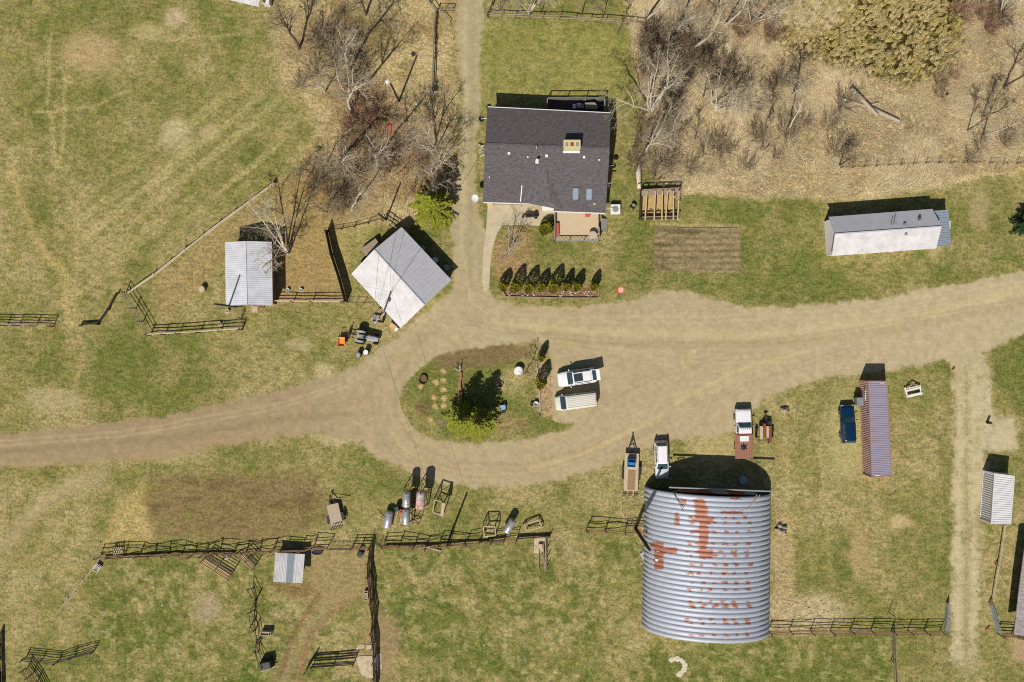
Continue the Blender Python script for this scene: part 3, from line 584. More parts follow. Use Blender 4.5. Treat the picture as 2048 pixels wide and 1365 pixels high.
for x in (-.25, .25):
    for y in (-.2, .2): MB().box((a.x + x, a.y + y, .95), (.05, .05, .39)).build('leg', mt['red'], b_)
b_ = thing('patio_table', 'round tan patio table in the deck corner', 'table', W(1185, 471, .75))
a = W(1185.5, 471, 1.45); MB().lathe([(.52, 0), (.55, .02), (.55, .05), (.5, .06)], (a.x, a.y, 1.42), 20).build('tabletop', mt['wood_pale'], b_)
MB().tube((a.x, a.y, .8), (a.x, a.y, 1.42), .04).build('column', mt['steel_dark'], b_); MB().lathe([(.3, 0), (.3, .03), (.05, .06)], (a.x, a.y, .75), 14).build('base', mt['steel_dark'], b_)
# things on the back deck
b_ = thing('barbecue', 'white and steel barbecue on the dark back deck', 'barbecue', W(1158, 212, .9)); a = W(1158, 211, 1.9)
MB().box((a.x, a.y, 1.55), (.7, .6, .5), top=.8).build('hood', mt['steel'], b_); MB().box((a.x, a.y, 1.1), (.65, .55, .38)).build('cabinet', mt['steel_dark'], b_); MB().box((a.x - .6, a.y, 1.5), (.4, .55, .05)).build('side_shelf', mt['white'], b_); MB().box((a.x + .52, a.y, 1.42), (.3, .5, .05)).build('side_shelf', mt['steel'], b_)
b_ = thing('covered_table', 'table under a tan cover beside the barbecue', 'table', W(1183, 213, .9)); a = W(1183, 211.5, 1.7)
cv = MB(); cv.prism([(a.x - .85, a.y + .35), (a.x + .4, a.y + .4), (a.x + .85, a.y - .1), (a.x + .7, a.y - .42), (a.x - .8, a.y - .4)], 1.35, 1.75); cv.build('cover', mt['wood_grey'], b_)
for x in (-.7, .6): MB().box((a.x + x, a.y, 1.12), (.08, .5, .45)).build('leg', mt['black'], b_)
b_ = thing('deck_chair', 'black chair at the right end of the back deck', 'chair', W(1202, 217, .9)); a = W(1203, 217, 1.4)
MB().box((a.x, a.y, 1.35), (.5, .5, .07)).build('seat', mt['black'], b_); MB().box((a.x, a.y + .26, 1.62), (.5, .06, .5)).build('backrest', mt['black'], b_)
for x in (-.2, .2):
    for y in (-.2, .2): MB().box((a.x + x, a.y + y, 1.107), (.05, .05, .41)).build('leg', mt['black'], b_)
# dishes on arms along the eaves, cooling unit, lamp
def dish(px, py, z, ex, ey, ez, mat, label, r=.42):
    p = W(px, py, z); d = thing('satellite_dish', label, 'dish', p)
    MB().lathe([(.05, -.1), (r * .6, -.04), (r, .06), (r, .09), (r * .6, 0), (.04, -.05)], tuple(p), 16, 1, 1.15).build('reflector', mt[mat], d)
    MB().tube(W(ex, ey, ez), p + Vector((0, 0, -.08)), .035).build('arm', mt['white'], d); MB().tube(p, p + Vector((.05, -.05, .4)), .02).build('feed', mt['white'], d)
dish(950, 398, 2.8, 966, 396, 2.6, 'white', 'white dish on an arm off the southwest eave', .45); dish(963, 238, 2.7, 975, 237, 3.1, 'black', 'black dish on a white arm off the northwest wall', .36)
dish(1227, 331, 1.7, 1214, 333, 2.6, 'black', 'small dark dish off the east wall of the house', .34)
l = thing('wall_lamp', 'pale lamp bracket on the east wall of the house', 'lamp', W(1217, 372)); p = W(1218, 367, 2.6)
MB().box(p, (.85, .14, .1)).build('hood', mt['steel'], l); MB().tube(p, p + Vector((0, -.5, -.1)), .03).build('arm', mt['steel'], l)
l = thing('cooling_unit', 'white square cooling unit beside the east wall', 'appliance', W(1230, 420)); p = W(1231, 418.5, .85)
MB().box((p.x, p.y, .42), (1.25, 1.2, .84)).build('case', mt['white'], l); MB().lathe([(.42, 0), (.42, .03), (.1, .05)], (p.x, p.y, .84), 16).build('fan_grille', mt['rail_grey'], l); MB().tube(W(1213, 417.5, 1.5), p + Vector((-.3, .05, .1)), .04).build('pipe', mt['white'], l)
cr = thing('storage_box', 'yellow box against the house wall under the eave', 'box', W(980, 409)); p = W(980, 409, .6); MB().box((p.x, p.y, .3), (.7, .35, .6)).build('body', mt['tan_metal'], cr); MB().box((p.x, p.y, .63), (.74, .4, .06)).build('lid', mt['tan_metal'], cr)
rg = random.Random(4); fw = MB()
for i in range(26):
    p = W(965 + rg.uniform(-4, 4), 302 + rg.uniform(-11, 13)); a = rg.uniform(-.5, .5); fw.tube((p.x - .3 * math.cos(a), p.y - .3 * math.sin(a), .1 + rg.random() * .35), (p.x + .3 * math.cos(a), p.y + .3 * math.sin(a), .1 + rg.random() * .35), .08, .07, 6)
tag(fw.build('firewood_pile', mt['wood_pale']), 'loose split firewood heaped against the west wall', 'firewood')
# ---- concrete patio and walk
pt = MB(); pt.prism([W(*p) for p in ((976, 409), (1113, 411), (1113, 424), (1080, 452), (1005, 450), (994, 468), (985, 495), (981, 530), (978, 575), (968, 588), (964, 560), (967, 500), (972, 460))], -.05, .05)
o = pt.build('path', mt['concrete']); o['kind'] = 'structure'; o['label'] = 'pale concrete patio and walk curving to the road'

# ---- gabled metal building helper
def gable(name, label, cat, cor, eave, ridge, ridge_h, matA, matB, wall, over=.25, ribn=12, ribw=.08, caps=True):
    # cor: four eave corners in photo px in order a-b (first slope's eave) then c-d (second slope's eave, c beside b); ridge: px of the ridge ends beside a/d and b/c
    a, b, c, d = [W(x, y, h) for (x, y), h in zip(cor, eave)]; r0, r1 = W(*ridge[0], ridge_h), W(*ridge[1], ridge_h)
    t = thing(name, label, cat, Vector(((a.x + c.x) / 2, (a.y + c.y) / 2, 0)))
    MB().slab([a, b, r1, r0], .08).ribs(a, b, r1, r0, ribn, ribw, .025).build('roof_slope', mt[matA], t)
    MB().slab([d, c, r1, r0], .079).ribs(d, c, r1, r0, ribn, ribw, .025).build('roof_slope', mt[matB], t)
    MB().bar(r0 + Vector((0, 0, .04)), r1 + Vector((0, 0, .04)), .16, .05).build('ridge_cap', mt[matB], t)
    u = (b - a); u.z = 0; u.normalize()
    def sect(p, r, q, k):
        pi = p.lerp(q, .05) + u * k; qi = q.lerp(p, .05) + u * k; ri = r + u * k
        return [Vector((pi.x, pi.y, 0)), Vector((qi.x, qi.y, 0)), Vector((qi.x, qi.y, q.z - .02)), Vector((ri.x, ri.y, r.z - .16)), Vector((pi.x, pi.y, p.z - .02))]
    MB().loft([sect(a, r0, d, over), sect(b, r1, c, -over)]).build('wall', mt[wall], t)
    return t, (a, b, c, d, r0, r1)
garage, gq = gable('garage', 'square garage turned diagonally, one roof slope white and one greyed for shade', 'garage', [(703, 548.5), (801, 656.5), (903, 560.5), (803.5, 454.8)], [2.3] * 4, [(748.8, 500), (849, 610)], 3.55, 'roof_white', 'roof_mill_shade', 'wall_tan', .3, 17, .09)  # shade of the northeast slope is put into its greyer sheet colour
m = lerp(gq[1], gq[2], .3); n = lerp(gq[1], gq[2], .7); dn = (gq[1] - gq[0]); dn.z = 0; dn.normalize()
f_ = MB().bar(Vector((m.x, m.y, 1.05)) - dn * .26, Vector((n.x, n.y, 1.05)) - dn * .26, .08, 2.05).build('garage_door', mt['white'], garage)
shed, sq = gable('horse_shed', 'grey metal shed with a shallow gable roof in the small paddock', 'shed', [(450.2, 485.3), (451.5, 612), (545.3, 611.6), (543.7, 484.5)], [2.85] * 4, [(490.5, 483), (493.7, 610)], 3.7, 'roof_light', 'roof_light', 'wall_brown', .3, 30, .04)
mobile, mq = gable('long_white_building', 'long narrow white building with gable metal roof north of the road', 'building', [(1663.8, 512.4), (1871.8, 497.4), (1864.3, 418.4), (1657.5, 434.2)], [2.65] * 4, [(1670, 468.6), (1883, 453.5)], 3.85, 'roof_white', 'roof_mill_shade', 'wall_white', .35, 40, .05)  # north slope takes the greyer sheet colour as painted shade
for px, py in ((1785, 449), (1791, 446)): p = W(px, py, 3.9); MB().tube(p + Vector((0, 0, -.6)), p + Vector((0, 0, .5)), .05, .05, 8).build('vent_pipe', mt['steel'], mobile)
for px, py in ((1809, 450), (1840, 440), (1811, 468.5)): p = W(px, py, 3.5); MB().box(p, (.4, .4, .5), top=.7).build('roof_vent', mt['steel'], mobile)
a = W(1655, 478); wi = MB().box((a.x - .06, a.y + .1, 1.7), (.1, .9, .8)).build('window', mt['wood_grey'], mobile); MB().box((a.x - .12, a.y + .1, 1.7), (.03, .75, .65)).build('pane', mt['glass'], wi)
lt = thing('lean_to', 'low blue-grey lean-to on the east end of the long white building', 'lean-to', W(1880, 455))
q = [W(1866, 422.5, 2.4), W(1897, 420.5, 2.2), W(1902, 490.5, 2.2), W(1873, 493, 2.4)]
MB().slab(q, .08).ribs(q[1], q[2], q[3], q[0], 14, .06, .04).build('roof', mt['roof_strip'], lt)
MB().prism([W(x, y, 0) for x, y in ((1848, 430), (1877, 430), (1882, 487), (1855, 489))], 0, 2.15).build('wall', mt['wall_white'], lt)
p = W(1899, 451, 1.5); MB().box((p.x - .1, p.y, .9), (.12, 1.0, 1.8)).build('door', mt['white'], lt)
# corral shelter, mono-pitch
cs = thing('corral_shelter', 'small white ribbed lean-to roof with one grey sheet in the corral', 'shelter', W(577, 1137))
q = [W(551, 1105.7, 1.5), W(609.5, 1108.9, 1.5), W(604.4, 1167, 2.0), W(547, 1164, 2.0)]
for i, (t0, t1, k) in enumerate(((0, .22, 'roof_white'), (.222, .418, 'roof_white'), (.42, .66, 'roof_strip'), (.662, 1, 'roof_white'))):
    e = [lerp(q[0], q[1], t0), lerp(q[0], q[1], t1), lerp(q[3], q[2], t1), lerp(q[3], q[2], t0)]
    MB().slab(e, .05).ribs(e[0], e[1], e[2], e[3], 4, .05, .04).build('roof_sheet', mt[k], cs)
for x, y, h in ((562, 1101, 1.42), (606, 1103, 1.42), (601, 1155, 1.9), (558, 1152, 1.9)): p = W(x, y); MB().bar((p.x, p.y, 0), (p.x, p.y, h), .14).build('post', mt['wood_dark'], cs)
p, r = W(562, 1101), W(606, 1103); MB().bar((p.x, p.y, .7), (r.x, r.y, .7), .06, 1.3).build('wall', mt['wall_brown'], cs)
# buildings cut by the frame edge
eb = thing('edge_shed', 'corner of a blue-white metal shed at the top edge', 'shed', W(490, -15))
q = [W(461, 1, 2.6), W(517, 14, 2.6), W(526, -40, 3.4), W(470, -54, 3.4)]; MB().slab(q, .08).ribs(*q, 10, .08, .05).build('roof', mt['roof_white'], eb)
MB().prism([W(x, y) for x, y in ((472, -4), (513, 5), (522, -34), (480, -44))], 0, 2.5).build('wall', mt['wall_white'], eb)
eb = thing('white_tank_box', 'white box with a dark side next to the top edge shed', 'box', W(531, 1)); p = W(532, 0, 1.2); MB().box((p.x, p.y, .6), (.8, 1.0, 1.2)).build('body', mt['wall_white'], eb); MB().box((p.x, p.y, 1.23), (.86, 1.06, .06)).build('lid', mt['white'], eb)
pb = thing('grey_plank_barn', 'weathered grey plank barn roof cut off by the right edge', 'barn', W(2060, 1190))
q = [W(2050, 1090, 2.6), W(2038, 1180, 2.6), W(2028, 1270, 2.6), W(2110, 1280, 3.6), W(2120, 1098, 3.6)]
MB().slab(q, .12).build('roof', mt['plank_roof'] if 'plank_roof' in mt else M('grey_plank_roof', S(176, 166, 164), .95, 0, c2=S(128, 116, 112), scale=1.6, amt=.9, stretch=(1, 4, 1), bump=.4), pb)
MB().prism([W(x, y) for x, y in ((2052, 1100), (2025, 1268), (2090, 1275), (2100, 1100))], 0, 2.45).build('wall', mt['wood_grey'], pb)

# ---- arched quonset barn
qs = thing('quonset_barn', 'large arched corrugated steel barn streaked with orange rust', 'barn', W(1411, 1117))
NWc, NEc, SWc, SEc = W(1290.5, 972), W(1536, 983), W(1285, 1252), W(1533, 1262)
QH = 5.35; NS = 90; NR = 29; SUB = 8; NL = NR * SUB
RP = [(1388, 997, 1411, 1016), (1390, 1014, 1416, 1038), (1398, 1036, 1422, 1052), (1398, 1050, 1416, 1090), (1399, 1088, 1414, 1118), (1386, 1036, 1424, 1043), (1386, 1060, 1420, 1066), (1390, 1084, 1418, 1091), (1300, 1084, 1328, 1096), (1308, 1090, 1328, 1140), (1325, 1096, 1355, 1108), (1349, 1024, 1358, 1052), (1362, 998, 1372, 1012), (1442, 1022, 1488, 1028), (1460, 996, 1482, 1000), (1412, 1100, 1426, 1118)]
rq = random.Random(8)
for yy in (1036, 1046, 1064, 1088, 1104, 1112, 1130, 1147, 1166, 1180, 1204, 1211, 1214, 1240, 1247, 1271):
    for k in range(6):
        if rq.random() < .97:
            x = 1374 + k * 23 + (yy % 3) * 4 + rq.uniform(-4, 4); w = rq.uniform(7, 11); h = rq.uniform(4, 7.5); RP.append((x - w / 2, yy - h / 2, x + w / 2, yy + h / 2))
vs = []; cols = []
for j in range(NL + 1):
    v = j / NL; ph = (j % SUB) / SUB
    bump = .155 * abs(math.sin(math.pi * ph)) ** .5
    Lp, Rp = NWc.lerp(SWc, v), NEc.lerp(SEc, v)
    for i in range(NS + 1):
        t = math.pi * i / NS; k = .5 - .5 * math.cos(t) if False else (1 - math.cos(t)) / 2
        p = Lp.lerp(Rp, k); z = QH * math.sin(t) ** .9
        nx = -math.cos(t); nzv = math.sin(t); d = (Rp - Lp).normalized()
        p = p + d * (nx * bump) + Vector((0, 0, z + nzv * bump)); vs.append(tuple(p))
        s = F / (CAM_H - p.z); ipx, ipy = 1024 + p.x * s, 682.5 - p.y * s
        wx = ipx + rq.gauss(0, 1.3); wy = ipy + rq.gauss(0, .9)
        r = 1.0 if any(a <= wx <= c and b <= wy <= d_ for a, b, c, d_ in RP) else 0.0
        cols.append(r)
fs = [(j * (NS + 1) + i, j * (NS + 1) + i + 1, (j + 1) * (NS + 1) + i + 1, (j + 1) * (NS + 1) + i) for j in range(NL) for i in range(NS)]
me = bpy.data.meshes.new('arch_roof'); me.from_pydata(vs, [], fs); me.polygons.foreach_set('use_smooth', [True] * len(fs))
ca = me.color_attributes.new('rust', 'FLOAT_COLOR', 'POINT'); ca.data.foreach_set('color', np.repeat(np.array(cols), 4).astype(np.float32))
qm = bpy.data.materials.new('rust_streaked_galvanised_steel'); qm.use_nodes = True; nt = qm.node_tree; b = nt.nodes['Principled BSDF']; L = nt.links.new
at = nt.nodes.new('ShaderNodeAttribute'); at.attribute_name = 'rust'; tc = nt.nodes.new('ShaderNodeTexCoord'); no = nt.nodes.new('ShaderNodeTexNoise'); no.inputs['Scale'].default_value = 2.5; no.inputs['Detail'].default_value = 6; L(tc.outputs['Object'], no.inputs['Vector'])
mm = nt.nodes.new('ShaderNodeMath'); mm.operation = 'MULTIPLY_ADD'; mm.use_clamp = True; mm.inputs[1].default_value = 1.7; mm.inputs[2].default_value = -.25
m0 = nt.nodes.new('ShaderNodeMath'); m0.operation = 'MULTIPLY'; m1 = nt.nodes.new('ShaderNodeMath'); m1.operation = 'ADD'; m1.inputs[1].default_value = .36
L(no.outputs['Fac'], m1.inputs[0]); L(at.outputs['Fac'], m0.inputs[0]); L(m1.outputs[0], m0.inputs[1]); L(m0.outputs[0], mm.inputs[0])
base = nt.nodes.new('ShaderNodeMix'); base.data_type = 'RGBA'; base.inputs[6].default_value = (*S(190, 194, 202), 1); base.inputs[7].default_value = (*S(166, 170, 180), 1); L(no.outputs['Fac'], base.inputs[0])
rst = nt.nodes.new('ShaderNodeMix'); rst.data_type = 'RGBA'; rst.inputs[6].default_value = (*S(188, 124, 92), 1); rst.inputs[7].default_value = (*S(144, 88, 68), 1)
n2 = nt.nodes.new('ShaderNodeTexNoise'); n2.inputs['Scale'].default_value = 1.1; L(tc.outputs['Object'], n2.inputs['Vector']); L(n2.outputs['Fac'], rst.inputs[0])
mx = nt.nodes.new('ShaderNodeMix'); mx.data_type = 'RGBA'; L(mm.outputs[0], mx.inputs[0]); L(base.outputs[2], mx.inputs[6]); L(rst.outputs[2], mx.inputs[7]); L(mx.outputs[2], b.inputs['Base Color'])
b.inputs['Roughness'].default_value = .55; b.inputs['Metallic'].default_value = .15
me.materials.append(qm); me.update(); o = bpy.data.objects.new('arch_roof', me); COL.objects.link(o); o.parent = qs; o.matrix_parent_inverse = wmat(qs).inverted()
def arch_face(v, inset, mat, name):
    Lp, Rp = NWc.lerp(SWc, v), NEc.lerp(SEc, v); pts = []
    for i in range(41):
        t = math.pi * i / 40; p = Lp.lerp(Rp, (1 - math.cos(t)) / 2 * .985 + .0075); pts.append(p + Vector((0, 0, (QH - .12) * math.sin(t) ** .9)))
    sh = (SWc - NWc).normalized() * .12
    MB().loft([[p for p in pts], [p + sh for p in pts]]).build(name, mt[mat], qs)
arch_face(.012, 0, 'wood_dark', 'end_wall'); arch_face(.985, 0, 'roof_mill_shade', 'end_wall')
for k0, k1, mat in ((.24, .5, 'rust'), (.505, .63, 'rail_grey'), (.635, .76, 'rust'), (.765, .86, 'roof_strip')):
    a, b_ = NWc.lerp(NEc, k0), NWc.lerp(NEc, k1); MB().bar(a + Vector((0, .02, 1.9)), b_ + Vector((0, .02, 1.9)), .08, 3.7 if k1 < .8 else 2.9).build('door', mt[mat], qs)
a, b_ = W(1346, 981, 4.3), W(1549, 989, 4.3); a2 = a + (a - b_) * .04; MB().bar(a2 + Vector((0, .35, 0)), b_ + Vector((0, .35, 0)), .16, .2).build('door_track', mt['steel'], qs)
a, b_ = W(1305, 975, 4.1), W(1550, 990, 4.1)
for p, q in (((1346, 984, 4.4), (1367, 1023, 5.3)), ((1346, 984, 4.4), (1362, 980, 4.2)), ((1514, 990, 4.4), (1490, 1026, 4.9)), ((1520, 990, 4.4), (1494, 1020, 4.9))): MB().bar(W(*p), W(*q), .07).build('stay', mt['wood_dark'] if p[0] < 1400 else mt['wood_pale'], qs)
MB().bar(W(1284, 1106, 0) + Vector((-.1, 0, .1)), W(1284, 1106, 0) + Vector((.6, -1.4, .8)), .5, .06).build('sheet_flap', mt['roof_white'], qs)
for px, py in ((1315, 1104), (1313, 1120)):
    t = math.pi * .18; p = W(px, py, 3.0); MB().box(p + Vector((0, 0, .16)), (.42, .3, .05), ry=-.8).build('patch_plate', mt['white'], qs)

# ---- shipping containers
def container(name, label, tl, tr, br, bl, h, roofm, sidem, nrib, vent):
    c = [W(x, y, h) for x, y in (tl, tr, br, bl)]; t = thing(name, label, 'container', Vector(((c[0].x + c[2].x) / 2, (c[0].y + c[2].y) / 2, 0)))
    m = MB(); m.slab(c, .06)
    for i in range(nrib): k = (i + .5) / nrib; m.bar(lerp(c[0], c[3], k) + Vector((.06, 0, .02)), lerp(c[1], c[2], k) + Vector((-.06, 0, .02)), (c[0] - c[3]).length / nrib * .5, .05)
    m.build('roof', mt[roofm], t)
    for (a, b, nm) in ((c[0], c[3], 'side_wall'), (c[1], c[2], 'side_wall')):
        m = MB(); ins = ((c[1] - c[0]) if a is c[0] else (c[0] - c[1])).normalized(); a0 = Vector((a.x, a.y, 0)) + ins * .09; b0 = Vector((b.x, b.y, 0)) + ins * .09
        m.loft([[a0, b0, b0 + ins * .04, a0 + ins * .04], [p + Vector((0, 0, h - .07)) for p in (a0, b0, b0 + ins * .04, a0 + ins * .04)]])
        for i in range(nrib):
            k = (i + .5) / nrib; p = a0.lerp(b0, k); al_ = (b0 - a0).normalized() * ((a - b).length / nrib * .49); m.prism([p - al_, p - ins * .1, p + al_], .17, h - .17)
        m.build(nm, mt[sidem], t)
    for a, b in ((c[0], c[1]), (c[3], c[2])):
        a0, b0 = Vector((a.x, a.y, h / 2 - .04)), Vector((b.x, b.y, h / 2 - .04)); a0, b0 = a0.lerp(b0, .05), a0.lerp(b0, .95); MB().bar(a0, b0, .08, h - .12).build('end_wall', mt[sidem], t)
    fr = MB()
    for a, b in ((c[0], c[3]), (c[1], c[2])):
        fr.bar(a + Vector((0, 0, .0)), b + Vector((0, 0, .0)), .1, .12); fr.bar(Vector((a.x, a.y, .09)), Vector((b.x, b.y, .09)), .1, .14)
    for a, b in ((c[0], c[1]), (c[3], c[2])): fr.bar(a + Vector((0, 0, .01)), b + Vector((0, 0, .01)), .12, .13)
    for p in c: fr.bar(Vector((p.x, p.y, 0)), Vector((p.x, p.y, h + .03)), .15)
    fr.build('frame', mt[vent], t)
    return t, c
big, bc = container('shipping_container', 'long mauve shipping container with rusty corrugated sides', (1736.5, 763.5), (1774, 763.5), (1783, 952.5), (1743.5, 954.5), 2.6, 'cont_blue', 'cont_side', 52, 'orange_rust')
container('storage_container', 'short white shipping container beside the south lane', (1989, 948), (2028.5, 953), (2021, 1048), (1982.5, 1047), 2.6, 'cont_white', 'cont_white', 22, 'cont_white')
ro = MB()
for i in range(5): p = W(1732.5, 783 + i * 4.2, 2.2); ro.box(p + Vector((-.12, 0, 0)), (.06, .22, .2))
for px, py in ((1764, 766.5), (1754, 951)): p = W(px, py, 2.63); ro.box(p + Vector((0, 0, .05)), (.55, .1, .02))
ro.build('number_plate', mt['white'], big)
eb = thing('electrical_box', 'grey metal box on legs against the long container', 'box', W(1722, 806)); p = W(1720, 804, 1.5); MB().box((p.x, p.y, 1.1), (.75, 1.0, .8)).build('cabinet', mt['steel'], eb); MB().box((p.x, p.y, 1.53), (.85, 1.08, .06)).build('lid', mt['steel'], eb)
for y in (-.4, .4): MB().box((p.x, p.y + y, .35), (.5, .08, .7)).build('leg', mt['steel_dark'], eb)

# ---- unfinished timber frame by the garden
tf = thing('unfinished_shelter', 'unfinished low timber frame with six pale rafters beside the garden', 'shelter', W(1320, 408))
base = [W(x, y) for x, y in ((1281, 384), (1358, 380), (1354, 437), (1279, 439))]
for i in range(4):
    a, b_ = base[i], base[(i + 1) % 4]
    u = (b_ - a).normalized() * .08; MB().bar(a + u + Vector((0, 0, .45)), b_ - u + Vector((0, 0, .45)), .15, .9).build('low_wall', mt['wood_dark'] if i != 1 else mt['wood_grey'], tf)
MB().bar(base[0] + Vector((0, -.35, .94)), base[1] + Vector((0, -.35, .94)), .7, .06).build('shelf', mt['wood_grey'], tf)
for x0, x1, mm in ((1294, 1290, 'wood_new'), (1310.5, 1308, 'wood_new'), (1324.5, 1323.5, 'wood_new'), (1335, 1331, 'wood_new'), (1347, 1346.5, 'wood_pale'), (1358, 1355, 'wood_new')):
    MB().bar(W(x0, 382, 1.55), W(x1, 441, 1.35), .15, .18).build('rafter', mt[mm], tf)
MB().bar(W(1336, 380, 1.72), W(1361, 406, 1.72), .09, .05).build('brace', mt['wood_pale'], tf)
for x, y in ((1281, 384), (1358, 380), (1354, 437), (1279, 439)): p = W(x, y); MB().bar((p.x, p.y, 0), (p.x, p.y, 1.35), .14).build('post', mt['wood_dark'], tf)
MB().bar(base[0] + Vector((.1, 0, 1.4)), base[1] + Vector((-.1, 0, 1.4)), .1, .16).bar(base[3] + Vector((.1, .1, 1.2)), base[2] + Vector((-.1, .1, 1.2)), .1, .16).build('top_plate', mt['wood_grey'], tf)
g_ = MB().prism([W(x, y) for x, y in ((1283, 390), (1352, 388), (1350, 432), (1283, 434))], 0, .03); g_.build('sand_floor', mt['straw'], tf)
rg = random.Random(12)
for i in range(3):
    a = W(1299 + i * 16, 418 + rg.uniform(-4, 4)); d = W(1312 + i * 14, 428); MB().bar((a.x, a.y, .12), (d.x, d.y, .2), .14, .05).build('loose_board', mt['wood_brown'], tf)
# ---------------------------------------------------------------- fences
def fence(label, pts, h=1.2, rails=3, mat='wood_grey', pmat=None, sp=38, thick=.09, board=False, post=.13, wob=.04, cat='fence', name='rail_fence', group=None, extra=.15, lean=0.0):
    rg = random.Random(len(label) * 13 + int(pts[0][0])); P = [W(*p) for p in pts]
    t = thing(name, label, cat, P[0], 0, group); st = []
    for a, b in zip(P, P[1:]):
        n = max(1, round((b - a).length * F / CAM_H / sp)); st += [a.lerp(b, i / n) for i in range(n)]
    st.append(P[-1])
    tops = [Vector((rg.uniform(-1, 1) * lean, rg.uniform(-1, 1) * lean, 0)) for _ in st]
    for s, tp in zip(st, tops):
        MB().tube(s, s + tp + Vector((0, 0, h + extra * rg.uniform(.3, 1.2))), post / 2, post / 2 * .9, 6).build('post', mt[pmat or mat], t)
    for k in range(rails):
        z = h * (k + .8) / rails; m = MB()
        for i in range(len(st) - 1):
            d = (st[i + 1] - st[i]).normalized(); o = Vector((-d.y, d.x, 0)) * (post / 2 + thick / 2)
            zz = [z + rg.uniform(-wob, wob) * 2 for _ in range(2)]
            a = st[i] + o + tops[i] * z / h - d * .12 + Vector((0, 0, zz[0])); b = st[i + 1] + o + tops[i + 1] * z / h + d * .12 + Vector((0, 0, zz[1] + .002))
            if board: m.bar(a, b, .035, thick * 2)
            else:
                c = a.lerp(b, .5) + Vector((rg.uniform(-wob, wob), rg.uniform(-wob, wob), rg.uniform(-wob, wob))); m.tube(a, c, thick / 2, thick / 2 * .9, 5); m.tube(c, b, thick / 2 * .9, thick / 2 * .8, 5)
        m.build('rail', mt[mat], t)
    return t
def gate(label, a, b, h=1.2, bars=5, mat='steel', z0=.15, name='farm_gate', uprights=3, r=.03, tilt=0.0):
    A_, B_ = W(*a), W(*b); t = thing(name, label, 'gate', A_); d = (B_ - A_).normalized(); n = Vector((-d.y, d.x, 0)) * tilt
    def q(u, v): return A_.lerp(B_, u) + n * v + Vector((0, 0, z0 + (h - z0) * v * (1 if abs(tilt) < .8 else .25)))
    for k in range(bars): MB().tube(q(0, k / (bars - 1)), q(1, k / (bars - 1)), r).build('bar', mt[mat], t)
    m = MB()
    for k in range(uprights): m.tube(q(k / (uprights - 1), 0), q(k / (uprights - 1), 1), r * 1.15)
    m.build('upright_frame', mt[mat], t)
    return t
fence('long pale rail fence running diagonally beside the left field', [(548, 366), (500, 402), (440, 446), (370, 500), (310, 548), (258, 584)], .75, 2, 'wood_pale', sp=46, thick=.24, wob=.03)
fence('brown plank fence down the west end of the small paddock', [(252, 586), (272, 618), (302, 670)], 1.9, 3, 'wood_grey', 'wood_dark', sp=34, thick=.11)
fence('pale-topped rail fence along the south side of the small paddock', [(302, 671), (360, 668), (484, 660)], 1.6, 3, 'wood_pale', 'wood_dark', sp=36, thick=.15)
fence('short wire panel fence beside the south end of the horse shed', [(485, 660), (482, 614)], 1.5, 4, 'wood_grey', 'wood_dark', sp=22, thick=.05)
fence('white-topped rail fence between the horse shed and the board fence', [(549, 605), (625, 605), (686, 605)], 1.5, 3, 'wood_pale', 'wood_dark', sp=45, thick=.14)
fence('tall solid brown board fence east of the bare paddock', [(654, 465), (664, 512), (680, 560), (692, 604)], 1.9, 6, 'wood_dark', 'wood_brown', sp=34, board=True, thick=.155, wob=.005)
fence('low sagging brush rail fence at the north of the garage paddock', [(658, 464), (710, 455), (765, 441)], .9, 2, 'wood_dark', sp=30, thick=.07)
fence('pale board gate frame leading to the garage corner', [(768, 443), (796, 461)], 1.7, 3, 'wood_pale', 'wood_dark', sp=18, board=True, thick=.08, name='board_gate', cat='gate')
fence('thin wire fence between the board fence and the garage', [(697, 606), (730, 607), (756, 607)], 1.2, 1, 'wood_dark', sp=20, thick=.05, post=.07)
fence('dark three-rail fence at the far left edge of the field', [(-10, 651), (40, 652), (108, 653)], 1.7, 4, 'wood_grey', 'wood_dark', sp=30, thick=.12)
fence('short low black board panel at the left field gap', [(164, 652), (199, 650)], .7, 4, 'wood_black', 'wood_black', sp=36, board=True, thick=.07)
fence('leaning black panel running from the angled fence toward the paddock', [(199, 650), (220, 620), (238, 588)], .7, 4, 'wood_black', 'wood_black', sp=30, board=True, thick=.07)
fence('rail fence between the brush and the north drive', [(868, 178), (870, 120), (871, 60), (875, 26)], 1.3, 2, 'wood_grey', sp=40, thick=.18)
fence('short rail fence turning northwest at the top of the drive', [(874, 25), (862, 10), (848, -12)], 1.4, 2, 'wood_grey', 'wood_dark', sp=20, thick=.12)
gate('small open pole gate at the top of the north drive', (876, 24), (906, 24), 1.3, 3, 'wood_grey', r=.04)
gate('fallen pole panel lying beside the north drive', (880, 26), (900, 47), .8, 2, 'wood_pale', r=.04, uprights=2)
fence('grey rail fence along the back of the north lawn', [(976, 36), (1030, 38), (1085, 40), (1150, 42), (1210, 46), (1302, 52)], 1.25, 2, 'wood_grey', 'wood_grey', sp=32, thick=.13)
fence('short dark fence post row climbing to the top edge', [(976, 36), (986, 12), (992, -12)], 1.3, 2, 'wood_dark', sp=26, thick=.07)
fence('old dark brushy fence line east of the lawn', [(1300, 54), (1302, 90), (1304, 120)], 1.2, 3, 'wood_dark', sp=16, thick=.08, lean=.25)
fence('wire fence with thin posts across the dry grass at right', [(1680, 337), (1750, 334), (1850, 328), (1950, 327), (2060, 329)], 1.1, 2, 'wood_dark', sp=28, thick=.03, post=.09)
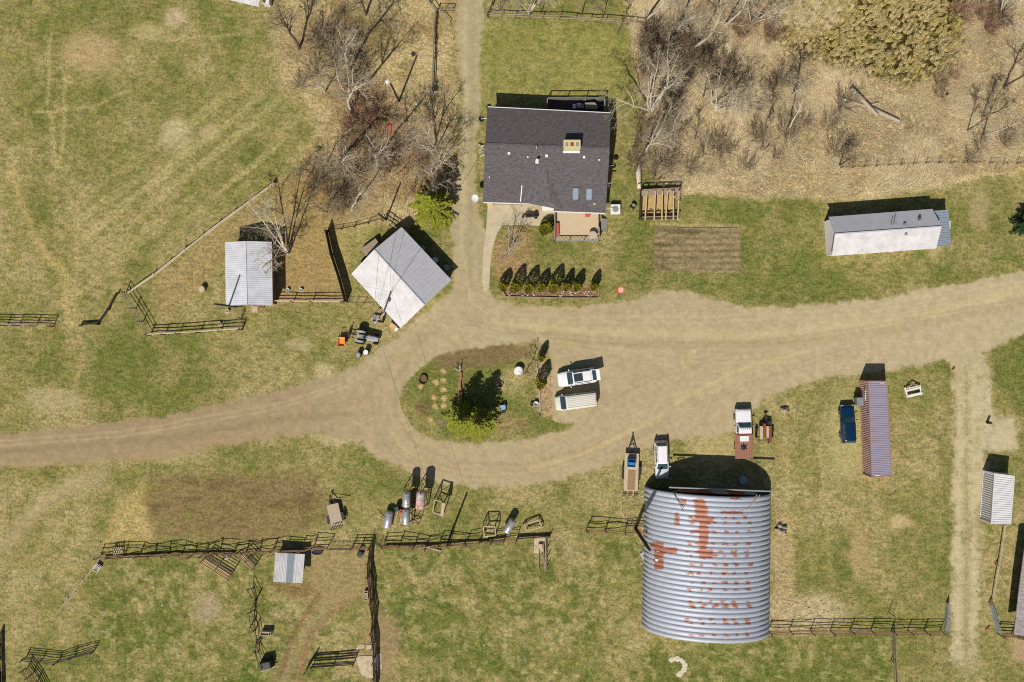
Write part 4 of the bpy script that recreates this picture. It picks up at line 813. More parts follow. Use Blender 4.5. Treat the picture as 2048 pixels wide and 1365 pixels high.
# corrals
fence('rusty plank corral fence west of the corral shelter', [(200, 1117), (250, 1113), (340, 1109), (440, 1107), (548, 1101)], 1.9, 4, 'wood_brown', 'wood_black', sp=27, thick=.11, wob=.14, lean=.5)
fence('brown bottom boards of the west corral fence', [(212, 1119), (340, 1112), (470, 1109)], .45, 1, 'wood_brown', 'wood_brown', sp=60, board=True, thick=.18)
fence('black rail fence behind the corral shelter', [(548, 1100), (600, 1097), (656, 1094)], 1.9, 4, 'wood_brown', 'wood_black', sp=27, thick=.11, wob=.13, lean=.3)
gate('thin wire-panel gate in the north corral fence', (660, 1096), (704, 1096), 1.2, 6, 'steel_dark', r=.02)
fence('black rail fence from the gate to the corral corner', [(706, 1095), (740, 1094)], 1.9, 4, 'wood_brown', 'wood_black', sp=17, thick=.12)
gate('open wire mesh gate swung back at the corral corner', (744, 1078), (768, 1092), 1.3, 6, 'steel_dark', r=.025, uprights=4)
fence('black log rail fence with brown boards below the yard tanks', [(768, 1093), (830, 1092), (900, 1090), (960, 1085), (1034, 1078)], 1.9, 4, 'wood_brown', 'wood_black', sp=27, thick=.11, wob=.13, lean=.25)
fence('brown bottom boards below the yard tanks', [(772, 1096), (880, 1094), (976, 1086)], .5, 1, 'wood_brown', 'wood_brown', sp=60, board=True, thick=.2)
fence('low pale sleeper fence right of the yard tanks', [(1036, 1079), (1098, 1074)], .6, 2, 'wood_grey', sp=40, board=True, thick=.16)
fence('two-wire fence across the gap beside the loading chute', [(1100, 1072), (1172, 1062)], 1.1, 2, 'wood_grey', sp=74, thick=.03)
fence('black log rail fence meeting the quonset barn', [(1172, 1061), (1210, 1062), (1290, 1062)], 1.9, 4, 'wood_brown', 'wood_black', sp=32, thick=.11, wob=.13, lean=.2)
fence('tall brown board fence down the east side of the corral', [(741, 1092), (738, 1150), (744, 1230), (746, 1290), (750, 1380)], 1.9, 5, 'wood_brown', 'wood_dark', sp=28, thick=.15, board=True, wob=.03, lean=.2)
fence('broken pole fence down the middle of the corral', [(508, 1176), (511, 1200), (509, 1240), (513, 1282), (522, 1326)], 1.5, 3, 'wood_dark', 'wood_dark', sp=20, thick=.1, wob=.15, lean=.6)
fence('dark plank feeder rack fence near the bottom of the corral', [(628, 1328), (670, 1325), (710, 1322)], 1.7, 4, 'wood_black', 'wood_dark', sp=38, board=True, thick=.12)
gate('leaning pole gate beside the dark feeder rack', (612, 1342), (632, 1312), 1.5, 4, 'wood_dark', r=.045)
fence('straight brown rail fence from the quonset barn to the lane gate', [(1536, 1262), (1620, 1262), (1700, 1262), (1782, 1262), (1880, 1262)], 1.8, 4, 'wood_brown', 'wood_black', sp=37, thick=.11, wob=.08)
gate('silver pipe gate open along the west side of the south lane', (1888, 1262), (1892, 1205), 1.3, 6, 'steel', r=.035)
gate('silver pipe gate open along the east side of the south lane', (1993, 1265), (1977, 1208), 1.3, 6, 'steel', r=.035)
fence('grey plank fence going south from the lane fence', [(1781, 1264), (1782, 1320), (1786, 1380)], 1.3, 2, 'wood_grey', sp=50, board=True, thick=.14)
fence('white-painted rail from the white container to the east lane gate', [(2002, 1050), (1990, 1130), (1977, 1206)], .9, 1, 'wood_pale', sp=74, thick=.16)
fence('brown rail fence between the east lane gate and the plank barn', [(1994, 1267), (2050, 1270)], 1.8, 4, 'wood_brown', 'wood_black', sp=24, thick=.14)
fence('leaning black pole fence beside the left corral', [(54, 1314), (120, 1320), (150, 1314), (190, 1300)], 1.5, 4, 'wood_black', 'wood_dark', sp=30, thick=.11, lean=.2)
fence('brown-black plank chute fence at the bottom left corner', [(56, 1335), (76, 1362), (90, 1390)], 1.8, 5, 'wood_brown', 'wood_black', sp=22, thick=.14)
fence('dark plank fence standing at the left edge near the bottom', [(0, 1268), (0, 1320), (2, 1380)], 1.5, 5, 'wood_dark', 'wood_dark', sp=30, board=True, thick=.14)
fp = MB(); rg = random.Random(3)
for (x0, y0), (x1, y1) in (((198, 1122), (168, 1160)), ((205, 1110), (164, 1165)), ((166, 1160), (140, 1192)), ((150, 1185), (122, 1218)), ((136, 1196), (104, 1242)), ((200, 1085), (182, 1120))): fp.tube(W(x0, y0, .12), W(x1, y1, .1), .07, .05, 6)
tag(fp.build('fallen_poles', mt['log']), 'line of fallen grey fence poles left of the corral', 'poles')
# loading alley beside the corral
al = thing('loading_chute', 'grey plank loading chute with a concrete pad beside the yard fence', 'chute', W(1082, 1100))
p0 = MB().prism([W(x, y) for x, y in ((1068, 1076), (1090, 1076), (1088, 1104), (1078, 1108), (1068, 1106))], 0, .08); p0.build('concrete_pad', mt['slab_stone'], al)
for (x0, y0), (x1, y1), w in (((1091, 1076), (1092, 1140), .16), ((1086, 1090), (1090, 1144), .1), ((1078, 1100), (1077, 1142), .1), ((1068, 1077), (1094, 1076), .14), ((1082, 1112), (1088, 1124), .08)): MB().bar(W(x0, y0, .5), W(x1, y1, .3), w, .12).build('plank', mt['wood_grey'], al)
for i in range(4): p = W(1093, 1080 + i * 18); MB().tube(p, p + Vector((.1, 0, 1.3)), .06).build('post', mt['wood_dark'], al)
MB().box(W(1081, 1094, .3), (.5, .75, .3)).build('block', mt['wood_pale'], al)

# ---------------------------------------------------------------- poles and wires
def pole(label, x, y, h, r=.15, name='utility_pole', mat='wood_dark'):
    p = W(x, y); t = thing(name, label, 'pole', p); MB().tube(p, p + Vector((0, 0, h)), r, r * .75, 8).build('shaft', mt[mat], t); return t, p + Vector((0, 0, h))
_, T1 = pole('dark utility pole standing in the fence below the yard tanks', 902, 1068, 6.6, .16)
_, T2 = pole('utility pole rising in front of the garage corner', 766, 644, 7.6, .15)
MB().box(T2 + Vector((.15, -.05, -1.4)), (.3, .3, .5)).build('transformer', mt['steel'], _)
y_, T3 = pole('pole with a round yard light between the bare trees', 798, 203, 7.3, .15)
lp = MB().tube(T3 + Vector((0, 0, -.3)), T3 + Vector((-.35, .25, 0)), .03).build('lamp_arm', mt['steel'], y_); MB().lathe([(.1, .1), (.28, 0), (.3, -.12), (.2, -.25)], tuple(T3 + Vector((-.42, .3, .02))), 12).build('lamp_head', mt['white'], lp)
_, T4 = pole('thick dark pole against the west side of the quonset barn', 1271, 1057, 11.3, .24)
m_, T5 = pole('short meter pole with a grey box at the drive fence', 867, 184, 1.9, .1); p = W(864, 188, 1.5); MB().box((p.x, p.y, 1.45), (.36, .4, .5)).build('meter_box', mt['steel'], m_)
_, T6 = pole('tall dark pole at the south end of the horse shed', 474, 614, 8.2, .14)
pole('thin dark post standing in the mown grass north of the lane fence', 1777, 1224, 2.0, .05, 'fence_post')
pole('small dark stub post in the dry grass at upper right', 1891, 191, .8, .12, 'fence_post'); pole('second small stub post right of the bare tree in dry grass', 2024, 206, .8, .1, 'fence_post')
pole('tall dark post at the left end of the board gate', 772, 441, 6.0, .13, 'gate_pole')
def wire(label, a, b, sag=.5):
    pts = [a.lerp(b, i / 12) - Vector((0, 0, sag * 4 * (i / 12) * (1 - i / 12))) for i in range(13)]
    tag(MB().path(pts, .013, 4).build('power_line', mt['black']), label, 'wire', None)
wire('power line from the yard pole to the garage pole', T1, T2, .6); wire('power line from the garage pole to the yard light pole', T2, T3, .6); wire('power line from the garage pole north to the house eave', T2, W(968, 300, 4.4), .5)
wire('power line from the garage pole west to the shed pole', T2, T6, .5); wire('power line from the garage pole toward the meter pole fence', T2 + Vector((.2, 0, 0)), T5 + Vector((0, 0, 0)), .6)

# ---------------------------------------------------------------- vehicles
def wheels(t, xs, w, r, wd=.22, rim='steel'):
    for x in xs:
        for s in (-1, 1):
            y = s * (w / 2 - wd / 2)
            o = MB().tube((x, y - wd / 2, r), (x, y + wd / 2, r), r, r, 18).build('wheel', mt['rubber'], t, world=False)
            MB().tube((x, y + s * wd * .5, r), (x, y + s * (wd * .5 + .012), r), r * .6, r * .6, 12).build('rim', mt[rim], o, world=False)
def quad_glass(name, t, pts, shrink, mat='dash_glass', lift=.012):
    c = sum((Vector(p) for p in pts), Vector()) / 4; n = (Vector(pts[1]) - Vector(pts[0])).cross(Vector(pts[3]) - Vector(pts[0])).normalized()
    if n.dot(c - Vector((0, 0, c.z * .5))) < 0: n = -n
    q = [c + (Vector(p) - c) * shrink + n * lift for p in pts]
    return MB().loft([[p - n * .02 for p in q], q]).build(name, mt[mat], t, world=False)
def car(name, label, px, py, head, L, Wd, Ht, paint, hood_z, belt, ws0, ws1, r1, r0, roofk=.78, wheel_r=.36, cat='car', hoodtaper=.9, group=None, tail=True, roof_mat=None):
    # x positions as fractions of L measured from the nose: windscreen base/top, rear glass top/base
    t = thing(name, label, cat, W(px, py), head, group); hx = lambda f: L / 2 - f * L
    def ring(x, w, zt, zb=.28, crown=.05):
        w /= 2; return [Vector((x, -w * .92, zb)), Vector((x, -w, zb + .22)), Vector((x, -w, zt - .2)), Vector((x, -w * .94, zt - .05)), Vector((x, -w * .7, zt)), Vector((x, 0, zt + crown)), Vector((x, w * .7, zt)), Vector((x, w * .94, zt - .05)), Vector((x, w, zt - .2)), Vector((x, w, zb + .22)), Vector((x, w * .92, zb))]
    st = [ring(hx(0), Wd * .72, hood_z * .62), ring(hx(.02), Wd * .86, hood_z * .82), ring(hx(.06), Wd * hoodtaper, hood_z * .93), ring(hx(.12), Wd * .97, hood_z * .98), ring(hx(ws0), Wd, hood_z + .03), ring(hx((ws0 + r0) / 2), Wd, belt), ring(hx(r0 - .02), Wd, belt + .01), ring(hx(.955), Wd * .96, belt - .02), ring(hx(.985), Wd * .92, belt - .2), ring(hx(1), Wd * .82, belt - .35)]
    MB().loft(st).build('body', mt[paint], t, world=False, smooth=True)
    wb, wt = Wd * .45, Wd * .5 * roofk; zb = belt - .03; xa, xb, xc, xd = hx(ws0), hx(ws1), hx(r1), hx(r0)
    cb = MB(); rings = []
    B4 = [(xa, wb * .93, hood_z), (xb, wt, Ht - .05), (xb - .15, wt * 1.0, Ht - .01), ((xb + xc) / 2, wt, Ht), (xc + .12, wt, Ht - .02), (xc, wt * .99, Ht - .06), (xd, wb * .95, zb)]
    for x, w, z in B4: rings.append([Vector((x, -wb if z > zb + .1 else -w, zb)), Vector((x, -w, z - .05 if z > zb + .1 else z + .001)), Vector((x, -w * .8, z + .002)), Vector((x, 0, z + .03)), Vector((x, w * .8, z + .002)), Vector((x, w, z - .05 if z > zb + .1 else z + .001)), Vector((x, wb if z > zb + .1 else w, zb))])
    cb.loft(rings).build('cabin', mt[roof_mat or paint], t, world=False, smooth=False)
    quad_glass('windshield', t, [(xa, -wb * .90, hood_z + .03), (xa, wb * .90, hood_z + .03), (xb, wt * .92, Ht - .03), (xb, -wt * .92, Ht - .03)], .96, lift=.05)
    if tail: quad_glass('rear_window', t, [(xd, wb * .9, zb + .06), (xd, -wb * .9, zb + .06), (xc, -wt * .9, Ht - .05), (xc, wt * .9, Ht - .05)], .88, lift=.05)
    n = 2 if L < 4.6 else 3
    for s in (-1, 1):
        for k in range(n):
            u0, u1 = k / n, (k + 1) / n; f = lambda u, top: ((xb - .12) + ((xc + .08) - (xb - .12)) * u, s * (wt if top else wb * .995), (Ht - .1) if top else belt + .03)
            quad_glass('side_window', t, [f(u0 + .02, 0), f(u1 - .02, 0), f(u1 - .02, 1), f(u0 + .02, 1)], .92, lift=.02)
        MB().box((xa - .3, s * (Wd / 2 + .09), belt + .08), (.12, .22, .16)).build('mirror', mt[paint], t, world=False)
        MB().box((hx(.022), s * Wd * .34, hood_z * .72), (.12, .32, .16)).build('headlight', mt['lamp_glass'], t, world=False)
        MB().box((hx(.985), s * Wd * .40, belt - .12), (.1, .2, .26)).build('taillight', mt['lamp_red'], t, world=False)
    wheels(t, (hx(.18), hx(.79)), Wd + .02, wheel_r)
    return t, hx
A_ = lambda d: math.radians(d)
suv, hx = car('parked_suv', 'white SUV with a black sunroof and raised tailgate parked by the island', 1153, 754.5, A_(188.5), 5.1, 1.98, 1.78, 'paint_white', 1.08, 1.16, .25, .38, .86, .93, .8, .38, tail=False)
MB().box((hx(.52), 0, 1.80), (1.15, 1.0, .05)).build('sunroof', mt['glass'], suv, world=False)
for s in (-1, 1): MB().bar((hx(.4), s * .68, 1.82), (hx(.84), s * .68, 1.81), .05, .05).build('roof_rail', mt['black'], suv, world=False)
tg = MB().loft([[Vector((hx(.865), s * .74, 1.80)) for s in (-1, 1)] + [Vector((hx(.865), s * .74, 1.74)) for s in (1, -1)], [Vector((hx(1.07), s * .7, 1.98)) for s in (-1, 1)] + [Vector((hx(1.07), s * .7, 1.92)) for s in (1, -1)]]).build('tailgate', mt['paint_white'], suv, world=False)
quad_glass('rear_window', tg, [(hx(.88), -.66, 1.815), (hx(.88), .66, 1.815), (hx(.98), .64, 1.905), (hx(.98), -.64, 1.905)], .98, lift=.02)
van, hx = car('parked_van', 'cream van with a ribbed long roof parked beside the white SUV', 1151, 802, A_(187), 5.5, 2.0, 2.0, 'paint_cream', 1.12, 1.2, .13, .25, .965, .99, .86, .36, cat='van', tail=False)
for k in range(7): MB().bar((hx(.28), -.66 + k * .22, 2.02), (hx(.95), -.66 + k * .22, 2.02), .05, .03).build('roof_rib', mt['paint_cream'], van, world=False)
MB().box((hx(.955), 0, 2.04), (.08, .3, .05)).build('brake_light', mt['lamp_red'], van, world=False)
s_, hx = car('parked_wagon', 'silver-white wagon with roof rails beside the flatbed trailer', 1321, 918.5, A_(-88), 5.0, 1.82, 1.62, 'paint_silver', 1.0, 1.06, .27, .42, .88, .955, .78, .34, roof_mat='paint_white')
for s in (-1, 1): MB().bar((hx(.46), s * .62, 1.64), (hx(.86), s * .62, 1.64), .05, .05).build('roof_rail', mt['black'], s_, world=False)
car('parked_car', 'dark blue wagon parked beside the long mauve container', 1691, 847, A_(92.5), 5.0, 1.86, 1.6, 'paint_blue', 1.02, 1.08, .33, .46, .93, .985, .76, .34)
# flatbed truck, nose to the north
tk = thing('flatbed_truck', 'white pickup cab with a red-brown flat deck by the barn', 'truck', W(1483, 866), A_(91))
L0 = 6.4
def ring(x, w, zt, zb=.45): w /= 2; return [Vector((x, -w, zb)), Vector((x, -w, zt - .12)), Vector((x, -w * .88, zt)), Vector((x, 0, zt + .04)), Vector((x, w * .88, zt)), Vector((x, w, zt - .12)), Vector((x, w, zb))]
MB().loft([ring(3.2, 1.9, .95), ring(3.1, 1.96, 1.12), ring(2.9, 2.0, 1.2), ring(1.5, 2.04, 1.27), ring(.1, 2.04, 1.3), ring(.05, 2.04, 1.25)]).build('body', mt['paint_white'], tk, world=False)
MB().loft([[Vector((x, sx * y, z)) for sx, y, z in ((-1, .98, 1.22), (-1, w, zt - .06), (-1, w * .86, zt), (1, w * .86, zt), (1, w, zt - .06), (1, .98, 1.22))] for x, w, zt in ((1.45, .94, 1.3), (.85, .82, 1.88), (.7, .82, 1.92), (.2, .82, 1.92), (.1, .84, 1.8))]).build('cab', mt['paint_white'], tk, world=False)
quad_glass('windshield', tk, [(1.47, -.86, 1.3), (1.47, .86, 1.3), (.87, .74, 1.87), (.87, -.74, 1.87)], .96, lift=.03)
for s in (-1, 1):
    quad_glass('side_window', tk, [(1.2, s * .97, 1.3), (.2, s * .97, 1.3), (.2, s * .85, 1.8), (.85, s * .85, 1.8)], .9, lift=.02); MB().box((1.15, s * 1.16, 1.4), (.12, .24, .2)).build('mirror', mt['black'], tk, world=False); MB().box((3.15, s * .78, .95), (.1, .3, .18)).build('headlight', mt['lamp_glass'], tk, world=False)
for k in range(5): MB().box((.68, -.5 + k * .25, 1.96), (.08, .06, .05)).build('roof_marker', mt['black'], tk, world=False)
MB().box((-1.65, 0, 1.02), (3.2, 2.3, .12)).build('deck', mt['rust_deck'], tk, world=False)
for k in range(7): MB().box((-1.65, -.95 + k * .317, 1.09), (3.1, .02, .02)).build('deck_seam', mt['rust'], tk, world=False)
hr = MB()
for y in (-.95, -.35, .35, .95): hr.bar((-.03, y, 1.08), (-.03, y, 1.85), .07)
hr.bar((-.03, -1, 1.87), (-.03, 1, 1.87), .08).bar((-.03, -1, 1.5), (-.03, 1, 1.5), .06); hr.build('headache_rack', mt['rust'], tk, world=False)
MB().box((-.6, .05, 1.25), (.75, 1.2, .34)).build('tool_box', mt['steel'], tk, world=False); MB().box((-.6, .05, 1.445), (.72, 1.16, .05)).build('box_lid', mt['white'], tk, world=False)
hb = MB().lathe([(.34, 0), (.3, .06), (.12, .1)], (-1.75, .05, 1.08), 10); hb.box((-1.75, .05, 1.14), (.9, .14, .05)).box((-1.95, .05, 1.14), (.1, .8, .05)).box((-1.55, .05, 1.14), (.1, .8, .05)); hb.build('hitch_plate', mt['black'], tk, world=False)
MB().box((-.4, 0, .62), (5.6, .8, .22)).build('chassis', mt['steel_dark'], tk, world=False); wheels(tk, (2.2, -1.7), 2.1, .42, .28)
# big flatbed trailer
tr = thing('flatbed_trailer', 'long wooden deck trailer with a black tongue and loading ramps', 'trailer', W(1261, 940), A_(88))
MB().box((-.2, 0, .78), (4.9, 1.85, .1)).build('deck', mt['wood_pale'], tr, world=False); MB().box((-1.2, -.05, .84), (2.6, 1.0, .015)).build('worn_planks', mt['wood_brown_pale'] if 'wood_brown_pale' in mt else M('worn_tan_planks', S(164, 134, 96), .95, 0, c2=S(134, 106, 74), scale=2, stretch=(1, 6, 1)), tr, world=False)
tn = MB().bar((2.25, -.55, .6), (4.2, 0, .55), .1, .12).bar((2.25, .55, .6), (4.2, 0, .55), .1, .12).bar((2.9, -.36, .62), (2.9, .36, .62), .08).bar((3.5, -.2, .62), (3.5, .2, .62), .08); tn.box((4.35, 0, .58), (.3, .16, .14)).bar((3.4, .1, .3), (3.4, .1, 1.0), .07); tn.build('tongue', mt['steel_dark'], tr, world=False)
MB().box((-.2, 0, .62), (4.8, 1.7, .18)).build('frame', mt['black'], tr, world=False)
for s in (-1, 1): MB().box((-.3, s * 1.08, .78), (1.7, .3, .06)).build('fender', mt['steel_dark'], tr, world=False)
for y in (-.75, 0, .75):
    rp = MB()
    for i in range(4): rp.bar((-2.75 - i * .2, y - .18, .62 - i * .12), (-2.75 - i * .2, y + .18, .62 - i * .12), .06)
    rp.bar((-2.66, y - .2, .7), (-3.4, y - .2, .2), .05, .1).bar((-2.66, y + .2, .7), (-3.4, y + .2, .2), .05, .1); rp.build('ramp', mt['steel_dark'] if y else mt['rust'], tr, world=False)
wheels(tr, (.05, -.7), 2.3, .34, .22)
b_ = thing('blue_crate', 'open bright blue crate standing on the trailer deck', 'crate', W(1262, 925, .83), A_(-2)); b_.location.z = .83
for x, y, dx, dy in ((0, .5, 1.0, .04), (0, -.5, 1.0, .04), (.48, 0, .04, .96), (-.48, 0, .04, .96)): MB().box((x, y, .36), (dx, dy, .72)).build('side', mt['blue'], b_, world=False)
MB().box((0, 0, .03), (.9, .9, .05)).build('floor', mt['blue'], b_, world=False); MB().box((0, -.2, .5), (.9, .5, .04)).build('lid', mt['blue'], b_, world=False)
# small utility trailer
ut = thing('utility_trailer', 'small grey wooden trailer with black tailgate and fenders', 'trailer', W(672, 1028), A_(103))
MB().box((0, 0, .72), (2.9, 1.55, .1)).build('deck', mt['plank_grey'] if 'plank_grey' in mt else M('grey_tan_planks', S(188, 170, 146), .95, 0, c2=S(158, 138, 112), scale=2, stretch=(1, 5, 1)), ut, world=False)
MB().box((0, 0, .6), (2.85, 1.4, .13)).build('frame', mt['black'], ut, world=False)
MB().bar((1.4, -.5, .6), (2.5, .1, .55), .09).bar((1.4, .5, .6), (2.5, .1, .55), .09).bar((2.45, .1, .55), (2.45, .1, 1.1), .08).box((2.55, .1, .58), (.3, .2, .14)).build('tongue', mt['steel_dark'], ut, world=False)
MB().bar((2.3, .0, .55), (1.5, -2.2, .5), .05).build('loose_pole', mt['wood_pale'], ut, world=False)
tgm = MB()
for k in range(5): tgm.bar((-1.5, -.74 + k * .37, .78), (-1.62, -.74 + k * .37, 1.55), .06)
tgm.bar((-1.5, -.77, .8), (-1.5, .77, .8), .07).bar((-1.62, -.77, 1.55), (-1.62, .77, 1.55), .07).build('tailgate', mt['black'], ut, world=False)
for s in (-1, 1): MB().box((-.4, s * .98, .78), (1.1, .32, .06)).build('fender', mt['black'], ut, world=False)
wheels(ut, (-.4,), 2.2, .34, .2)
# tractor
tt = thing('old_tractor', 'small old grey tractor with black rear wheels by the garage', 'tractor', W(733, 675), A_(-10)); tg = 'tractor_grey'
MB().loft([[Vector((x, s * w, z)) for s, z in ((-1, .55), (-1, zt), (-.6, zt + .1), (.6, zt + .1), (1, zt), (1, .55))] for x, w, zt in ((1.75, .26, 1.0), (1.6, .3, 1.08), (.35, .34, 1.18), (.3, .3, 1.1))]).build('hood', mt[tg], tt, world=False)
MB().box((-.3, 0, .75), (1.6, .42, .5)).build('gearbox', mt[tg], tt, world=False); MB().box((-.55, 0, 1.15), (.45, .5, .08)).build('seat', mt['rail_grey'], tt, world=False)
for s in (-1, 1): MB().loft([[Vector((-.65 + .62 * math.cos(a), s * .5, .78 + .62 * math.sin(a))), Vector((-.65 + .62 * math.cos(a), s * .78, .78 + .62 * math.sin(a))), Vector((-.65 + .58 * math.cos(a), s * .78, .78 + .58 * math.sin(a))), Vector((-.65 + .58 * math.cos(a), s * .5, .78 + .58 * math.sin(a)))] for a in [math.radians(q) for q in range(20, 165, 16)]]).build('fender', mt[tg], tt, world=False)
for y, x, r, w in ((-.85, -.65, .62, .28), (.85, -.65, .62, .28), (-.62, 1.35, .34, .16), (.62, 1.35, .34, .16)):
    o = MB().tube((x, y - w / 2, r), (x, y + w / 2, r), r, r, 20).build('wheel', mt['rubber'], tt, world=False); MB().tube((x, y - w * .52, r), (x, y + w * .52, r), r * .5, r * .5, 12).build('rim', mt['steel'], o, world=False)
MB().bar((1.35, -.55, .4), (1.35, .55, .4), .1).bar((-.65, -.8, .62), (-.65, .8, .62), .14).build('axle', mt['steel_dark'], tt, world=False)
sw = MB(); sw.lathe([(.2, 0), (.22, .015), (.2, .03)], (.0, 0, 1.35), 14); sw.tube((.0, 0, 1.36), (.3, 0, 1.1), .025); sw.build('steering_wheel', mt['black'], tt, world=False)
MB().bar((-1.2, -.35, .5), (-2.3, -.3, .5), .08).bar((-1.2, .35, .5), (-2.3, .3, .5), .08).bar((-2.3, -1.0, .45), (-2.1, 1.3, .45), .1).box((-2.3, .1, .55), (.35, .5, .3)).bar((-1.7, -.35, .5), (-1.7, .35, .5), .08).build('rear_blade', mt['steel_dark'], tt, world=False)
# motorcycle
mc = thing('motorcycle', 'black and chrome motorcycle parked on the patio', 'motorcycle', W(1060, 434), A_(184))
for x in (.75, -.7):
    rg_ = [(.33, -.07), (.36, -.05), (.36, .05), (.33, .07), (.22, .05), (.22, -.05)]
    m = MB(); ri = []
    for r, y in rg_: ri.append([Vector((x + r * math.cos(6.283 * i / 18), y, .36 + r * math.sin(6.283 * i / 18))) for i in range(18)])
    m.loft(ri + [ri[0]], caps=False); o = m.build('wheel', mt['rubber'], mc, world=False); MB().tube((x, -.05, .36), (x, .05, .36), .2, .2, 10).build('hub', mt['steel'], o, world=False)
MB().loft([[Vector((x, w * math.cos(a), z + .14 * math.sin(a))) for a in [6.283 * k / 8 for k in range(8)]] for x, w, z in ((.5, .06, .85), (.35, .16, .86), (.05, .17, .84), (-.1, .1, .8))]).build('fuel_tank', mt['black'], mc, world=False, smooth=True)
MB().box((-.35, 0, .76), (.6, .3, .12), top=.85).build('seat', mt['black'], mc, world=False); MB().box((.1, 0, .45), (.55, .42, .4)).build('engine', mt['steel'], mc, world=False)
MB().bar((.45, -.45, 1.05), (.5, 0, .98), .05).bar((.45, .45, 1.05), (.5, 0, .98), .05).build('handlebar', mt['black'], mc, world=False); MB().bar((.5, -.1, .98), (.8, -.1, .36), .05).bar((.5, .1, .98), (.8, .1, .36), .05).build('fork', mt['steel'], mc, world=False)
MB().tube((.1, -.24, .3), (-.9, -.26, .34), .06).build('exhaust', mt['steel'], mc, world=False); MB().lathe([(.1, -.06), (.12, 0), (.06, .08)], (.68, 0, .92), 10).build('headlight', mt['lamp_glass'], mc, world=False)
for s in (-1, 1): MB().box((-.75, s * .28, .62), (.45, .2, .34)).build('saddlebag', mt['black'], mc, world=False)
# ---------------------------------------------------------------- yard things
def tank(label, px, py, z, L, r, head, mat, legs=True, name='fuel_tank', tilt=0.0):
    t = thing(name, label, 'tank', W(px, py), head)
    rings = []
    for x, k in ((-L / 2 - .06, .55), (-L / 2, .9), (-L / 2 + .05, 1), (L / 2 - .05, 1), (L / 2, .9), (L / 2 + .06, .55)): rings.append([Vector((x, r * k * math.cos(6.283 * i / 20), z + r * k * math.sin(6.283 * i / 20))) for i in range(20)])
    o = MB().loft(rings).build('shell', mt[mat], t, world=False, smooth=True)
    for x in (-L * .3, 0, L * .3):
        m = MB(); m.loft([[Vector((x + d, (r + e) * math.cos(6.283 * i / 20), z + (r + e) * math.sin(6.283 * i / 20))) for i in range(20)] for d, e in ((-.03, 0), (-.03, .012), (.03, .012), (.03, 0))]); m.build('band', mt[mat], o, world=False)
    MB().tube((L * .42, 0, z + r - .02), (L * .42, 0, z + r + .12), .07).build('filler_cap', mt['steel_dark'], o, world=False)
    if legs:
        fr = MB()
        for x in (-L * .38, L * .38):
            for s in (-1, 1): fr.bar((x * 1.15, s * r * 1.5, 0), (x, s * r * .8, z - r * .6), .08)
            fr.bar((x, -r, z - r - .05), (x, r, z - r - .05), .1); fr.bar((x * 1.12, -r * 1.3, .3), (x * 1.02, r * 1.0, z * .6), .05); fr.bar((x * 1.12, r * 1.3, .3), (x * 1.02, -r * 1.0, z * .6), .05)
        for s in (-1, 1): fr.bar((-L * .42, s * r * 1.3, .6), (L * .42, s * r * 1.3, .6), .06); fr.bar((-L * .4, s * r * 1.25, z * .3), (L * .4, s * r * 1.05, z * .65), .05)
        fr.build('stand', mt['steel_dark'], t, world=False)
    else: MB().box((0, 0, .06), (L * .7, r * 1.3, .12)).build('cradle', mt['wood_dark'], t, world=False)
    return t
def TP(px, py, z): p = W(px, py, z); s = F / CAM_H; return 1024 + p.x * s, 682.5 - p.y * s
tank('silver fuel tank raised on a black stand, north one of a pair', *TP(813, 999, 2.9), 2.9, 1.95, .5, A_(88), 'tank')
tank('shiny silver fuel tank raised on a stand, south one of a pair', *TP(812, 1034, 2.4), 2.4, 1.95, .5, A_(89), 'tank')
tank('rust-flaked white fuel tank on a tall stand', *TP(841, 1001, 3.0), 3.0, 2.2, .57, A_(86), 'tank_rust')
tank('silver tank lying low at the left of the raised tanks', 778, 1037, .62, 2.2, .55, A_(80), 'tank', False)
tank('silver ribbed tank tilted beside the log fence', *TP(1019, 1053, 1.2), 1.1, 1.9, .5, A_(60), 'tank', False, 'water_tank')
def frame(label, cor, h, mat, top, beam=None, name='tank_stand'):
    c0 = [W(*p) for p in cor]; t = thing(name, label, 'stand', sum(c0, Vector()) / 4); c1 = [p + (sum(c0, Vector()) / 4 - p) * .12 + Vector((0, 0, h)) for p in c0]
    for a, b in zip(c0, c1): MB().bar(a, b, .1).build('leg', mt[mat], t)
    for i in range(4):
        MB().bar(c1[i], c1[(i + 1) % 4], .12).build('beam', mt[top], t); MB().bar(c0[i].lerp(c1[i], .15), c0[(i + 1) % 4].lerp(c1[(i + 1) % 4], .85), .05).build('brace', mt[mat], t)
    if beam: MB().bar(c1[beam[0]] + Vector((0, 0, .13)), c1[beam[1]] + Vector((0, 0, .13)), .42, .14).build('plank', mt['wood_pale'], t)
frame('empty tank stand frame with one wide pale plank on top', [(872, 990), (892, 997), (888, 1026), (868, 1018)], 2.6, 'steel_dark', 'wood_pale', (1, 2))
frame('weathered timber stand by the log fence', [(966, 1046), (992, 1046), (993, 1066), (968, 1068)], 1.9, 'wood_dark', 'wood_pale', None, 'timber_stand')
frame('collapsed pale pole frame in the straw right of the tilted tank', [(1046, 1048), (1078, 1036), (1086, 1052), (1052, 1062)], .7, 'wood_grey', 'wood_pale', None, 'pole_frame')
p = W(1034, 1068); hopper = None
t = thing('green_pump', 'small green fuel pump between the silver tanks', 'pump', W(794, 1019)); p = W(794, 1018, .8); MB().box((p.x, p.y, .5), (.45, .55, 1.0), rz=.3).build('case', mt['green_plastic'], t); MB().box((p.x, p.y, 1.05), (.5, .6, .08), rz=.3).build('cap', mt['green_plastic'], t)
